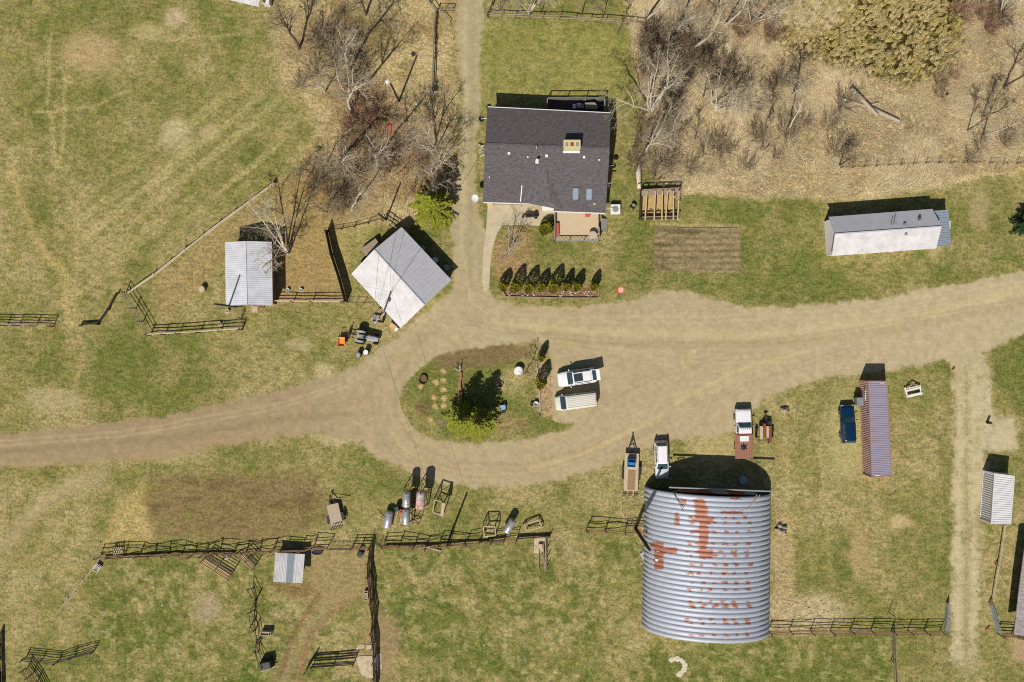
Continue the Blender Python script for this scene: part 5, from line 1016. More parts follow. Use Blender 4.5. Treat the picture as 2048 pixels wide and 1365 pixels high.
t = thing('red_jerry_can', 'red fuel can between the silver tanks', 'can', W(801, 1025)); p = W(801, 1024, .6); MB().box((p.x, p.y, .3), (.5, .6, .6), rz=.5, top=.85).build('body', mt['red_bright'], t); MB().bar((p.x - .15, p.y, .68), (p.x + .15, p.y, .68), .05).build('handle', mt['red_bright'], t)
MBp = MB()
for a, b in (((797, 1020), (790, 1046)), ((803, 1028), (800, 1048)), ((750, 1031), (776, 1044)), ((807, 1020), (802, 1048))): MBp.bar(W(*a, .8), W(*b, .1), .07)
tag(MBp.build('loose_planks', mt['wood_pale']), 'loose pale planks leaning between the silver tanks', 'planks')
MBp = MB()
for a, b in (((822, 1036), (838, 1046)), ((823, 1046), (842, 1028)), ((838, 1050), (844, 1030)), ((824, 1046), (838, 1047))): MBp.bar(W(*a, .4), W(*b, .7), .08)
tag(MBp.build('scrap_iron_frame', mt['steel_dark']), 'crossed rusty iron frame lying right of the south tank', 'scrap')
# tub cart, drums, buckets
t = thing('yard_cart', 'orange tub cart with black wheels by the old tractor', 'cart', W(685, 684), A_(88))
MB().loft([[Vector((sx * x, sy * y, z)) for sx, sy in ((-1, -1), (1, -1), (1, 1), (-1, 1))] for x, y, z in ((.4, .3, .45), (.56, .44, .85), (.6, .48, .86), (.6, .48, .82), (.54, .42, .82), (.38, .28, .5))]).build('tub', mt['orange'], t, world=False)
for s in (-1, 1): o = MB().tube((.35, s * .5 - .06, .28), (.35, s * .5 + .06, .28), .28, .28, 14).build('wheel', mt['rubber'], t, world=False); MB().tube((.35, s * .5 - .07, .28), (.35, s * .5 + .07, .28), .1, .1, 8).build('hub', mt['steel'], o, world=False)
MB().bar((.5, -.3, .6), (1.25, -.3, .75), .04).bar((.5, .3, .6), (1.25, .3, .75), .04).bar((1.25, -.3, .75), (1.25, .3, .75), .04).build('handle', mt['steel_dark'], t, world=False)
def drum(label, x, y, r, h, mat, lid, name='steel_drum', cat='drum', group=None):
    t = thing(name, label, cat, W(x, y), 0, group); MB().lathe([(r, 0), (r * 1.03, .02), (r, .06), (r, h * .48), (r * 1.04, h * .5), (r, h * .52), (r, h - .05), (r * 1.03, h - .02), (r * 1.0, h)], (0, 0, 0), 16).build('barrel', mt[mat], t, world=False)
    MB().lathe([(r * .92, 0), (r * .92, .02), (r * .3, .03)], (0, 0, h), 14).build('lid', mt[lid], t, world=False); return t
drum('black drum with blue-white lid, left of the two by the road', 719, 710, .33, .95, 'black', 'steel'); drum('black drum with a rusty white lid, right of the two by the road', 734, 705, .36, .95, 'black', 'white')
drum('dark green plastic barrel in the corral corner', 722, 1106, .4, .9, 'green_plastic', 'black', 'plastic_barrel', 'barrel')
drum('wide round white table on the island grass', 1037, 742, .58, .8, 'white', 'white', 'cable_spool_table', 'table')
drum('round blue-grey tank lid in the shade before the barn', 1485, 960, .58, .5, 'roof_strip', 'steel', 'stock_tank_lid', 'tank')
for i, (x, y, s) in enumerate(((577, 581, 'left of the two white buckets by the paddock rail fence'), (603, 581, 'right of the two white buckets by the paddock rail fence'), (457, 623, 'white bucket near the shed corner inside the paddock'), (441, 648, 'white bucket by the south paddock fence'))):
    t = thing('feed_bucket', s, 'bucket', W(x, y)); MB().lathe([(.16, 0), (.22, .38), (.24, .4), (.2, .4), (.15, .05)], (0, 0, 0), 12).build('body', mt['white'], t, world=False); MB().tube((-.2, 0, .4), (.2, 0, .46), .015).build('handle', mt['steel'], t, world=False)
drum('round tan salt drum standing alone in the paddock', 407, 579, .4, .7, 'wall_tan', 'wood_pale', 'salt_drum', 'drum')
t = thing('planter_bucket', 'white bucket beside a dark pot on the island edge', 'bucket', W(1070, 808)); MB().lathe([(.25, 0), (.32, .5), (.34, .52), (.28, .5), (.22, .1)], (.1, 0, 0), 12).build('body', mt['white'], t, world=False); MB().lathe([(.2, 0), (.26, .35), (.2, .35)], (-.4, -.05, 0), 10).build('dark_pot', mt['black'], t, world=False)
t = thing('blue_garden_cart', 'small pale blue garden cart at the edge of the spruce shadow', 'cart', W(1006, 816), .2)
MB().box((0, .1, .55), (.65, .55, .4), top=1.1).build('tray', M('pale_blue_plastic', S(150, 176, 206), .5), t, world=False); MB().box((0, -.42, .4), (.5, .45, .35)).build('bin', mt['black'], t, world=False)
for s in (-1, 1): MB().tube((s * .34 - .04, .1, .18), (s * .34 + .04, .1, .18), .18, .18, 12).build('wheel', mt['rubber'], t, world=False)
def ringpit(label, x, y, rx, ry, mat, name, cat, h=.35, inner='mud'):
    t = thing(name, label, cat, W(x, y)); m = MB(); rr = []
    for k, z in ((1, 0), (1.02, h), (.86, h), (.84, .06)): rr.append([Vector((rx * k * math.cos(6.283 * i / 18), ry * k * math.sin(6.283 * i / 18), z)) for i in range(18)])
    m.loft(rr, caps=False).build('rim', mt[mat], t, world=False); MB().lathe([(.84, .05), (.84, .06), (.2, .08)], (0, 0, 0), 16, rx, ry).build('soil', mt[inner], t, world=False)
ringpit('dark oval ring planter on the west end of the island', 847, 759, .55, .65, 'wood_dark', 'ring_planter', 'planter', .3)
ringpit('small ring of stones in the spruce shadow', 1001, 770, .38, .42, 'stone', 'fire_ring', 'fire ring', .25)
# fallen red log with stump on the island
t = thing('driftwood_log', 'long red-brown split log with pale roots on the island', 'log', W(919, 775)); rg = random.Random(2)
pts = [W(921 - .3 * i + rg.uniform(-1, 1), 745 + i * 9.5, .22) for i in range(8)]; m = MB()
for i in range(7): m.tube(pts[i], pts[i + 1], .16 + .03 * i, .17 + .03 * i, 8)
m.build('trunk', mt['bark_red'], t); m = MB()
for i in range(9): a = rg.uniform(.3, 2.9); q = W(919, 743, .25); m.tube(q, q + Vector((math.cos(a) * rg.uniform(.4, .9), math.sin(a) * rg.uniform(.4, 1.1), rg.uniform(-.1, .7))), .07, .03, 5)
m.build('roots', mt['log'], t)
t = thing('log_edging', 'pale log edging the gravel side of the island bed', 'log', W(1080, 820)); MB().tube(W(1079, 780, .12), W(1081, 826, .12), .13, .11, 8).build('log', mt['log'], t); MB().tube(W(1081, 826, .1), W(1079, 832, .1), .11, .08, 8).build('log_end', mt['wood_dark'], t)
t = thing('log_edging', 'upper pale log of the island edging between the two cedars', 'log', W(1076, 735)); MB().tube(W(1073, 722, .12), W(1077, 760, .12), .11, .12, 8).build('log', mt['log'], t)
sk = MB(); rg = random.Random(6)
for i in range(11): a = rg.uniform(.7, 1.4); q = W(888 + rg.uniform(-8, 8), 838 + rg.uniform(-6, 8), .1 + rg.random() * .2); d = Vector((math.cos(a), math.sin(a), .05)) * rg.uniform(.5, .9); sk.tube(q - d, q + d, .05, .035, 5)
tag(sk.build('branch_pile', mt['wood_grey']), 'pile of cut sticks at the foot of the island spruce', 'branches')
# hedge bed border and stones
hb = thing('bed_border', 'pale timber edging around the cedar hedge bed', 'edging', W(1100, 594))
for a, b in (((1012, 594), (1072, 595)), ((1072.4, 595), (1132, 596.5)), ((1132.4, 596.5), (1196, 596.5)), ((1005, 583), (1011.5, 594)), ((1196.5, 596), (1196.5, 578))): MB().bar(W(*a, .12), W(*b, .12), .12, .24).build('timber', mt['wood_grey'], hb)
rg = random.Random(9); bs = MB().rock((0, 0, 0), (.26, .22, .16), rg).build('bed_stone', mt['stone'])
for i in range(44):
    o = bs if i == 0 else bs.copy()
    if i: COL.objects.link(o)
    o.location = W(1014 + rg.uniform(0, 180), 584 + rg.uniform(-1.5, 8)); s = rg.uniform(.5, 1.5); o.scale = (s, s, s); o.rotation_euler = (0, 0, rg.uniform(0, 6))
    tag(o, 'small pale stone on the wood chips of the cedar hedge bed', 'stone', 'stones in the cedar hedge bed')
ch = MB(); rg = random.Random(10)
for i in range(420): q = W(1008 + rg.uniform(0, 187), 582 + rg.uniform(-4, 11), .02); a = rg.uniform(0, 3.14); ch.box((q.x, q.y, .04), (.22, .07, .05), rz=a, rx=rg.uniform(-.3, .3))
o = ch.build('wood_chips', mt['chip']); o['kind'] = 'stuff'; o['label'] = 'reddish wood chips covering the hedge bed'
t = thing('round_lid', 'round orange-red lid with white ring on the lawn', 'lid', W(1242, 580)); p = W(1242, 580); MB().lathe([(.46, 0), (.46, .05), (.3, .07)], (p.x, p.y, 0), 20).build('disc', M('pale_orange_red_paint', S(236, 128, 96), .6, 0, amt=.2), t)
m = MB(); m.loft([[p + Vector((r * math.cos(6.283 * i / 20), r * math.sin(6.283 * i / 20), z)) for i in range(20)] for r, z in ((.26, .075), (.26, .09), (.2, .09), (.2, .075))], caps=False); m.build('ring', mt['white'], t)
MB().bar(p + Vector((-.12, -.1, .085)), p + Vector((.0, .08, .085)), .05, .02).bar(p + Vector((0, .08, .086)), p + Vector((.02, -.06, .086)), .045, .02).bar(p + Vector((.02, -.06, .087)), p + Vector((.13, .09, .087)), .05, .02).build('mark', mt['white'], t)
# boards and boxes round the garage
t = thing('plywood_crate', 'large grey wooden crate with a tan side against the garage', 'crate', W(744, 497), ang(724, 503, 757, 479)); MB().box((0, .12, .5), (2.4, .95, 1.0)).build('body', mt['wood_grey'], t, world=False); MB().box((0, -.5, .9), (2.35, .24, .06)).build('shelf', mt['wood_new'], t, world=False)
t = thing('lumber_pile', 'stack of mixed boards with a dark bin beside the garage', 'lumber', W(752, 634)); rg = random.Random(7)
for i in range(9): a = W(738 + rg.uniform(-2, 4) + i * 1.5, 642 - rg.uniform(0, 3) + i * 1.2, .1 + rg.random() * .3); d = Vector((1.7 + rg.uniform(-.3, .3), 1.5 + rg.uniform(-.2, .3), rg.uniform(0, .2))); MB().bar(a, a + d, .2, .05).build('board', mt[['wood_grey', 'wood_pale', 'wood_new', 'wood_grey'][i % 4]], t)
p = W(753, 634, .7); MB().box((p.x, p.y, .45), (.75, .5, .6), rz=-.1).build('bin', mt['rail_grey'], t)
t = thing('tan_box', 'tan wooden box with a white end at the garage south corner', 'box', W(787, 653), A_(-38)); MB().box((0, 0, .4), (.9, .6, .8)).build('body', mt['wood_new'], t, world=False); MB().box((.62, -.05, .3), (.35, .5, .6)).build('bucket', mt['white'], t, world=False)
for x, y, lab, mat, lid in ((846, 498, 'tan-topped bin in the shade north of the garage', 'blue', 'wood_pale'), (871, 521, 'white-topped bin in the garage shadow', 'white', 'white'), (893, 536, 'pale blue bin at the east end of the garage shadow', 'roof_strip', 'roof_strip')): drum(lab, x, y, .36, .85, mat, lid, 'rubbish_bin', 'bin')
t = thing('feed_trough', 'red feed trough at the south end of the horse shed', 'trough', W(524, 613)); p = W(524, 613.5); MB().box((p.x, p.y - .05, .2), (.55, .3, .4), top=1.2).build('body', mt['red'], t); MB().box((p.x, p.y - .05, .41), (.5, .28, .03)).build('feed', mt['mud'], t)
t = thing('stepping_slab', 'pale concrete step slabs at the shed door', 'slab', W(510, 620)); MB().prism([W(x, y) for x, y in ((504, 613), (516, 613), (516, 625), (505, 626))], 0, .1).build('slab', mt['slab_stone'], t)
# garden side: tarp roll, mower
t = thing('tarp_roll', 'long white woven tarp roll at the edge of the brush', 'tarp', W(1278, 350)); m = MB()
m.loft([[W(x, y, z) for x, y, z in r] for r in (((1275, 326, .02), (1277, 326, .5), (1281, 325, .5), (1284, 327, .02)), ((1269, 345, .02), (1274, 346, .7), (1280, 346, .7), (1284, 346, .02)), ((1272, 362, .02), (1275, 363, .6), (1280, 363, .6), (1284, 362, .02)), ((1274, 378, .02), (1276, 378, .35), (1281, 378, .35), (1283, 376, .02)))]); m.build('tarp_sheet', mt['tarp'], t, smooth=True)
MB().bar(W(1276, 369, .75), W(1284, 365, .5), .08).build('rope', mt['wood_dark'], t)
t = thing('lawn_mower', 'black lawn mower with grey cover beside the timber frame', 'mower', W(1266, 412), A_(60)); MB().box((0, 0, .3), (.75, .55, .25), top=.85).build('deck', mt['black'], t, world=False); MB().lathe([(.2, 0), (.22, .15), (.12, .25)], (.05, 0, .42), 10).build('engine', mt['rail_grey'], t, world=False)
for x in (-.32, .32):
    for s in (-1, 1): MB().tube((x, s * .3 - .04, .13), (x, s * .3 + .04, .13), .13, .13, 10).build('wheel', mt['rubber'], t, world=False)
MB().bar((-.35, -.22, .35), (-1.1, -.22, .95), .04).bar((-.35, .22, .35), (-1.1, .22, .95), .04).bar((-1.1, -.22, .95), (-1.1, .22, .95), .04).build('handle', mt['black'], t, world=False)
# log pile in the dry grass
lg = (((1752, 182), (1600 + 155, 232)), ); rg = random.Random(5)
for i, (a, b, r, lab) in enumerate((((1703, 178), (1756, 232), .3, 'thick bleached log crossing on top of the log pile'), ((1676, 195), (1742, 216), .2, 'long grey log lying west under the crossing log'), ((1735, 214), (1799, 243), .3, 'thick split grey log pointing east from the pile'), ((1742, 210), (1758, 206), .16, 'short log stub at the north of the log pile'), ((1692, 218), (1712, 228), .11, 'thin grey log at the west foot of the pile'), ((1705, 210), (1720, 238), .11, 'thin pale log pointing south from the pile'), ((1720, 216), (1730, 222), .1, 'small pale stick under the log pile'))):
    z = .75 if i == 0 else r; t = thing('fallen_log', lab, 'log', W(*a), 0, 'log pile in the dry grass'); MB().tube(W(*a, z), W(*b, z + .04), r, r * .75, 9).build('trunk', mt['log'], t)
# implement beside the truck
im = thing('seed_drill', 'rusty old seed drill with tan and red boxes beside the truck', 'farm implement', W(1527, 866), A_(90))
for y, x, l, w, h, m_ in ((.55, .1, 1.7, .42, .8, 'wood_pale'), (.15, .35, 1.9, .34, .9, 'rust'), (-.25, .2, 1.5, .3, .85, 'wood_pale'), (-.58, -.1, 2.2, .4, .82, 'rust')): MB().box((x, y, .55 + h / 2 * .5), (l, w, h * .5)).build('hopper', mt[m_], im, world=False)
MB().bar((1.0, -.15, .5), (2.6, -.15, .45), .1).bar((1.2, -.5, .5), (2.0, -.15, .5), .07).bar((1.2, .4, .5), (2.0, -.15, .5), .07).box((2.3, -.1, .6), (.12, .5, .3)).build('drawbar', mt['steel_dark'], im, world=False)
MB().bar((-.9, -1.0, .45), (-.9, 1.0, .45), .1).bar((.4, -1.1, .4), (.4, 1.1, .4), .1).box((1.3, -.55, .6), (.6, .5, .4)).bar((-1.3, .7, .3), (-.6, .7, .6), .08).bar((-1.4, -.6, .3), (-.6, -.6, .6), .12).build('frame', mt['steel_dark'], im, world=False)
for y in (-1.05, 1.05): o = MB().tube((.4, y - .08, .36), (.4, y + .08, .36), .36, .36, 14).build('wheel', mt['rubber'], im, world=False); o2 = MB().tube((-.3, y - .07, .3), (-.3, y + .07, .3), .3, .3, 14).build('wheel', mt['rubber'], im, world=False); MB().tube((.4, y - .09, .36), (.4, y + .09, .36), .14, .14, 8).build('hub', mt['steel'], o, world=False)
# rocks and stumps
def heap(label, x, y, n, s, mat, name, cat, seed):
    rg = random.Random(seed); c = W(x, y); t = thing(name, label, cat, c)
    for i in range(n): a = rg.uniform(0, 6.28); d = rg.uniform(0, s); MB().rock((c.x + math.cos(a) * d, c.y + math.sin(a) * d, 0), (rg.uniform(.4, .9), rg.uniform(.4, .8), rg.uniform(.3, .7)), rg).build('stone' if mat == 'stone' else 'chunk', mt[mat], t)
heap('pile of pale stumps and stones east of the quonset barn', 1561, 1062, 9, .75, 'log', 'stump_pile', 'stumps', 1); heap('small heap of bleached stumps beyond the seed drill', 1568, 821, 5, .4, 'log', 'stump_heap', 'stumps', 2)
heap('pale stones lying under the corral fence', 456, 1112, 4, .4, 'stone', 'stone_heap', 'stones', 3)
rg = random.Random(21); wl_ = MB()
for x, y in ((1343, 1320), (1349, 1318), (1355, 1318), (1361, 1320), (1366, 1324), (1370, 1330), (1369, 1336), (1367, 1342), (1362, 1346), (1358, 1350)): p = W(x, y); wl_.rock((p.x, p.y, 0), (.7 + rg.random() * .3, .5 + rg.random() * .3, .06), rg)
tag(wl_.build('lime_patch', mt['tarp']), 'curved line of spilled white lime in the south pasture', 'lime')
bale = None
for i in range(34):
    x, y = (rg.uniform(180, 520), rg.uniform(1160, 1350)) if i % 2 else (rg.uniform(760, 1060), rg.uniform(1110, 1340))
    o = bs.copy(); COL.objects.link(o); o.name = 'field_stone'; o.location = W(x, y); s = rg.uniform(.5, 1.3); o.scale = (s, s, s * .6); o.rotation_euler = (0, 0, rg.uniform(0, 6)); tag(o, 'small pale stone scattered in the lower pasture', 'stone', 'pale stones in the lower pasture')
# concrete slab with water hydrant
t = thing('concrete_apron', 'cracked concrete slab pieces around the corral hydrant', 'slab', W(733, 1320))
for pl in (((711, 1314), (722, 1312), (744, 1312), (746, 1330), (746, 1356), (734, 1357), (722, 1348), (716, 1330)), ((752, 1308), (763, 1306), (764, 1338), (752, 1340)), ((712, 1298), (718, 1289), (729, 1289), (729, 1296), (714, 1301)), ((733, 1290), (743, 1290), (743, 1298), (733, 1299))): MB().prism([W(*q) for q in pl], 0, .07).build('slab', mt['slab_stone'], t)
t = thing('water_hydrant', 'white hydrant head on the fence above the concrete slab', 'hydrant', W(746, 1322)); p = W(747, 1323, 1.5); MB().box((p.x, p.y, 1.2), (.42, .55, .5), top=.8).build('head', mt['white'], t); MB().tube((p.x, p.y, 0), (p.x, p.y, .95), .07).build('stem', mt['steel'], t); MB().box((p.x, p.y + .05, 1.47), (.2, .2, .05)).build('cap', mt['steel_dark'], t)
# feeders, troughs, panels in the corral
def trough(label, x, y, head, l, w, h, mat='wood_pale', name='feed_trough'):
    t = thing(name, label, 'trough', W(x, y), head)
    for dx, dy, a, b in ((0, w / 2, l, .06), (0, -w / 2, l, .06), (l / 2, 0, .06, w - .06), (-l / 2, 0, .06, w - .06)): MB().box((dx, dy, h / 2), (a, b, h)).build('side', mt[mat], t, world=False)
    MB().box((-.12 * l, 0, h * .72), (l * .7, w - .06, .05)).build('feed_floor', mt['wood_grey'], t, world=False); MB().box((l * .3, 0, h + .03), (.06, w, .05)).build('slat', mt[mat], t, world=False)
trough('pale wooden feed box against the east corral fence', 733, 1190, A_(88), 1.2, .42, .5); trough('grey feed box with a dark side in the middle of the corral', 535, 1264, A_(-4), 1.3, .45, .8)
trough('white square frame feeder beside the fallen poles', 197, 1135, A_(55), .9, .65, .5, 'white', 'mineral_feeder')
t = thing('water_trough', 'black oval water trough under the corral fence', 'trough', W(636, 1104)); MB().lathe([(.5, 0), (.55, .5), (.58, .52), (.5, .52), (.46, .1)], tuple(W(636, 1103)), 18, 1.3, .6).build('rim', mt['black'], t); MB().lathe([(.48, .36), (.48, .38), (.1, .38)], tuple(W(636, 1103)), 16, 1.3, .6).build('water', mt['glass'], t)
def rack(label, cor, n, mat, h, name='hay_rack'):
    c = [W(x, y, z) for (x, y), z in zip(cor, (h, h, .1, .1))]; t = thing(name, label, 'rack', Vector((c[3].x, c[3].y, 0)))
    for i in range(n): k = i / (n - 1); MB().tube(c[3].lerp(c[0], k), c[2].lerp(c[1], k), .055, .05, 6).build('rail', mt[mat if i < n * .45 else 'wood_black'], t)
    for k in (.02, .5, .98): MB().bar(c[3].lerp(c[2], k) + Vector((0, 0, .08)), c[0].lerp(c[1], k) + Vector((0, 0, .08)), .1).build('batten', mt['wood_black'], t)
rack('long leaning panel of yellow and black rails in the corral', [(416, 1110), (470, 1142), (456, 1162), (400, 1126)], 9, 'wood_new', 1.3); rack('shorter leaning rail panel beside the corral fence', [(496, 1107), (516, 1128), (504, 1142), (472, 1108)], 7, 'wood_new', 1.2)
t = thing('white_pallet', 'small white pallet standing over the corral fence shadow', 'pallet', W(238, 1100), A_(8))
for i in range(6): MB().bar((-.6 + i * .24, -.5, .3 + .0), (-.6 + i * .24, .5, .75), .1, .03).build('slat', mt['wood_pale'], t, world=False)
for y in (-.45, .0, .45): MB().bar((-.65, y, .27 + (y + .5) * .45), (.65, y, .27 + (y + .5) * .45), .06, .06).build('bearer', mt['wood_dark'], t, world=False)
t = thing('black_manger', 'black low manger box at the end of the broken pole fence', 'manger', W(537, 1330), A_(12)); MB().box((0, .3, .65), (1.6, 1.1, 1.3), top=.8).build('box', mt['black'], t, world=False); MB().bar((-1.2, -.6, .3), (1.1, -.2, .5), .12).build('log', mt['log'], t, world=False)
t = thing('black_plank', 'black creosoted plank lying along the yard fence', 'plank', W(992, 1084)); MB().bar(W(974, 1085, .5), W(1010, 1081, .5), .3, .14).build('plank', mt['black'], t)
t = thing('plank', 'pale broken plank sticking out south of the yard fence', 'plank', W(860, 1097)); MB().bar(W(842, 1092, .3), W(882, 1103, .2), .2, .06).build('plank', mt['log'], t)
sw = thing('swing_frame', 'white timber frame like a swing bench lying by the container', 'bench', W(1823, 778), A_(10))
for a, b, w in (((-1.0, .35, .35), (-.85, -1.0, .35), .18), ((1.0, .35, .35), (.95, -.9, .35), .16), ((-.95, -.85, .45), (1.05, -.75, .45), .3), ((-.9, -.1, .42), (.9, .0, .42), .2), ((-.75, .25, .5), (0, .75, .5), .14), ((0, .75, .5), (.75, .25, .5), .14), ((-.85, .22, .46), (.9, .26, .46), .12)): MB().bar(a, b, w, .08).build('beam', mt['white'] if w != .14 else mt['wood_grey'], sw, world=False)
for x in (-.9, .95):
    for y in (.3, -.85): MB().box((x, y, .16), (.1, .1, .32)).build('leg', mt['white'], sw, world=False)
t = thing('iron_bar', 'rusty brown iron bar lying at the junction of the south lane', 'scrap', W(1907, 738)); MB().bar(W(1905, 740, .08), W(1909, 735, .1), .22, .14).build('bar', mt['rust'], t)
t = thing('dark_post_stub', 'squat dark post beside the south lane gravel', 'post', W(1974, 842)); MB().tube(W(1974, 845), W(1974, 845) + Vector((0, 0, .95)), .2, .17, 8).build('shaft', mt['wood_dark'], t)
t = thing('red_sled', 'bright red-orange plastic sled lying in the brush', 'sled', W(779, 258)); m = MB(); m.loft([[W(x, y, z) for x, y, z in r] for r in (((776, 248, .25), (779, 249, .2), (782, 249, .25)), ((776, 258, .15), (779, 258, .08), (783, 260, .15)), ((777, 270, .2), (779, 270, .12), (780, 271, .2)))], close=False, caps=False); m.build('hull', mt['red_bright'], t); MB().bar(W(779, 249, .3), W(775, 251, .3), .05).build('rope', mt['black'], t)
t = thing('iron_bracket', 'red iron bracket at the foot of the east lane gate', 'bracket', W(1977, 1258)); MB().bar(W(1972, 1262, .2), W(1980, 1256, .3), .14, .1).build('bar', mt['red_bright'], t)
# ---------------------------------------------------------------- trees and shrubs
def grow_tree(seed, h, limbs, dens, wig=.16, up=.35, trunk_r=.16, tw=.016, ang0=(.5, .95), trunk_n=6, multi=1, l1=.5, first=.28):
    rg = random.Random(seed); T = MB(); K = MB()
    def rv(s): return Vector((rg.uniform(-s, s), rg.uniform(-s, s), rg.uniform(-s, s)))
    def side(d, a):
        x = d.cross(Vector((rg.uniform(-1, 1), rg.uniform(-1, 1), rg.uniform(-1, 1)))).normalized(); return (d * math.cos(a) + x * math.sin(a)).normalized()
    def grow(p, d, L, r, lev):
        n = (trunk_n, 4, 3, 2, 1)[lev]; mb, sides = ((T, 7), (T, 5), (K, 3), (K, 3), (K, 3))[lev]
        for i in range(n):
            d = (d + rv(wig * (1 + .5 * lev)) + Vector((0, 0, up * (.25 if lev else .3) * .3))).normalized(); q = p + d * (L / n); r2 = max(r * (1 - .8 / n) if i < n - 1 else r * .45, tw * .6)
            mb.tube(p, q, max(r, tw), max(r2, tw * .7), sides, caps=False)
            if lev < 4 and (lev > 0 or i >= trunk_n * first):
                c = (limbs, 2, 2, 1.4, 0)[lev] * (dens if lev else 1); c = int(c) + (rg.random() < c - int(c))
                for _ in range(c):
                    f = 1 - .55 * i / n
                    grow(q, side(d, rg.uniform(*ang0)), L * ((l1, .52, .55, .6)[lev]) * f * rg.uniform(.7, 1.15), max(r2 * .6, tw), lev + 1)
            p, r = q, r2
    for m in range(multi):
        d = Vector((0, 0, 1)) if multi == 1 else Vector((rg.uniform(-.55, .55), rg.uniform(-.55, .55), 1)).normalized()
        grow(Vector((rg.uniform(-.15, .15), rg.uniform(-.15, .15), 0)) if multi > 1 else Vector((0, 0, -.1)), d, h * rg.uniform(.85, 1), trunk_r, 0)
    return T, K
def mesh_of(mb, name, mat):
    me = bpy.data.meshes.new(name); me.from_pydata(mb.v, [], mb.f); me.materials.append(mat); me.update(); return me
VAR = {}
def variant(key, bark, twig, **kw):
    T, K = grow_tree(**kw); VAR[key] = (mesh_of(T, 'trunk', mt[bark]), mesh_of(K, 'crown', mt[twig]))
for i in range(3): variant(('pale', i), 'bark_pale', 'twig_pale', seed=20 + i, h=12.5, limbs=2.6, dens=.95, trunk_r=.2, tw=.010, l1=.42, first=.4)
for i in range(3): variant(('dark', i), 'bark_dark', 'twig_dark', seed=40 + i, h=9, limbs=2.2, dens=.95, trunk_r=.2, tw=.012, wig=.2, l1=.48)
for i in range(2): variant(('multi', i), 'bark_pale', 'twig_pale', seed=60 + i, h=9.5, limbs=1.7, dens=.85, trunk_r=.13, tw=.010, multi=5, l1=.42)
for i in range(2): variant(('small', i), 'bark_dark', 'twig_grey', seed=70 + i, h=5, limbs=2, dens=.7, trunk_r=.08, tw=.012, l1=.42)
def shrub(seed, stems, h):
    rg = random.Random(seed); K = MB(); S_ = MB()
    for _ in range(stems):
        a = rg.uniform(0, 6.283); p = Vector((math.cos(a) * rg.uniform(0, .5), math.sin(a) * rg.uniform(0, .5), 0)); d = Vector((math.cos(a) * rg.uniform(.2, .9), math.sin(a) * rg.uniform(.2, .9), 1)).normalized(); L = h * rg.uniform(.6, 1.1)
        for i in range(4):
            d = (d + Vector((rg.uniform(-.2, .2), rg.uniform(-.2, .2), rg.uniform(-.1, .1)))).normalized(); q = p + d * L / 4; S_.tube(p, q, .022 - .003 * i, .019 - .003 * i, 3, False)
            for _2 in range(3):
                e = (d + Vector((rg.uniform(-.9, .9), rg.uniform(-.9, .9), rg.uniform(-.3, .6)))).normalized(); f = q + e * L * rg.uniform(.18, .34); K.tube(q, f, .014, .009, 3, False)
                for _3 in range(2): e2 = (e + Vector((rg.uniform(-.7, .7), rg.uniform(-.7, .7), rg.uniform(-.4, .5)))).normalized(); K.tube(q.lerp(f, rg.uniform(.4, .9)), f + e2 * L * .14, .011, .008, 3, False)
            p = q
    return S_, K
for i, (b, tw_) in enumerate((('twig_red', 'twig_red'), ('twig_grey', 'twig_grey'), ('bark_dark', 'twig_dark'))):
    S_, K = shrub(90 + i, 16, 2.3); VAR[('shrub', i)] = (mesh_of(S_, 'stems', mt[b]), mesh_of(K, 'crown', mt[tw_]))
def plant(key, px, py, s, label, cat='tree', name='bare_tree', group=None, rz=None, lean=(0, 0)):
    r = random.Random(int(px * 7 + py)); t = thing(name, label, cat, W(px, py), r.uniform(0, 6.28) if rz is None else rz, group); a, b = VAR[key]
    t.rotation_euler = (lean[1], lean[0], t.rotation_euler.z); t.scale = (s, s, s * r.uniform(.92, 1.08))
    for me in (a, b): o = bpy.data.objects.new(me.name.split('.')[0], me); COL.objects.link(o); o.parent = t
    return t
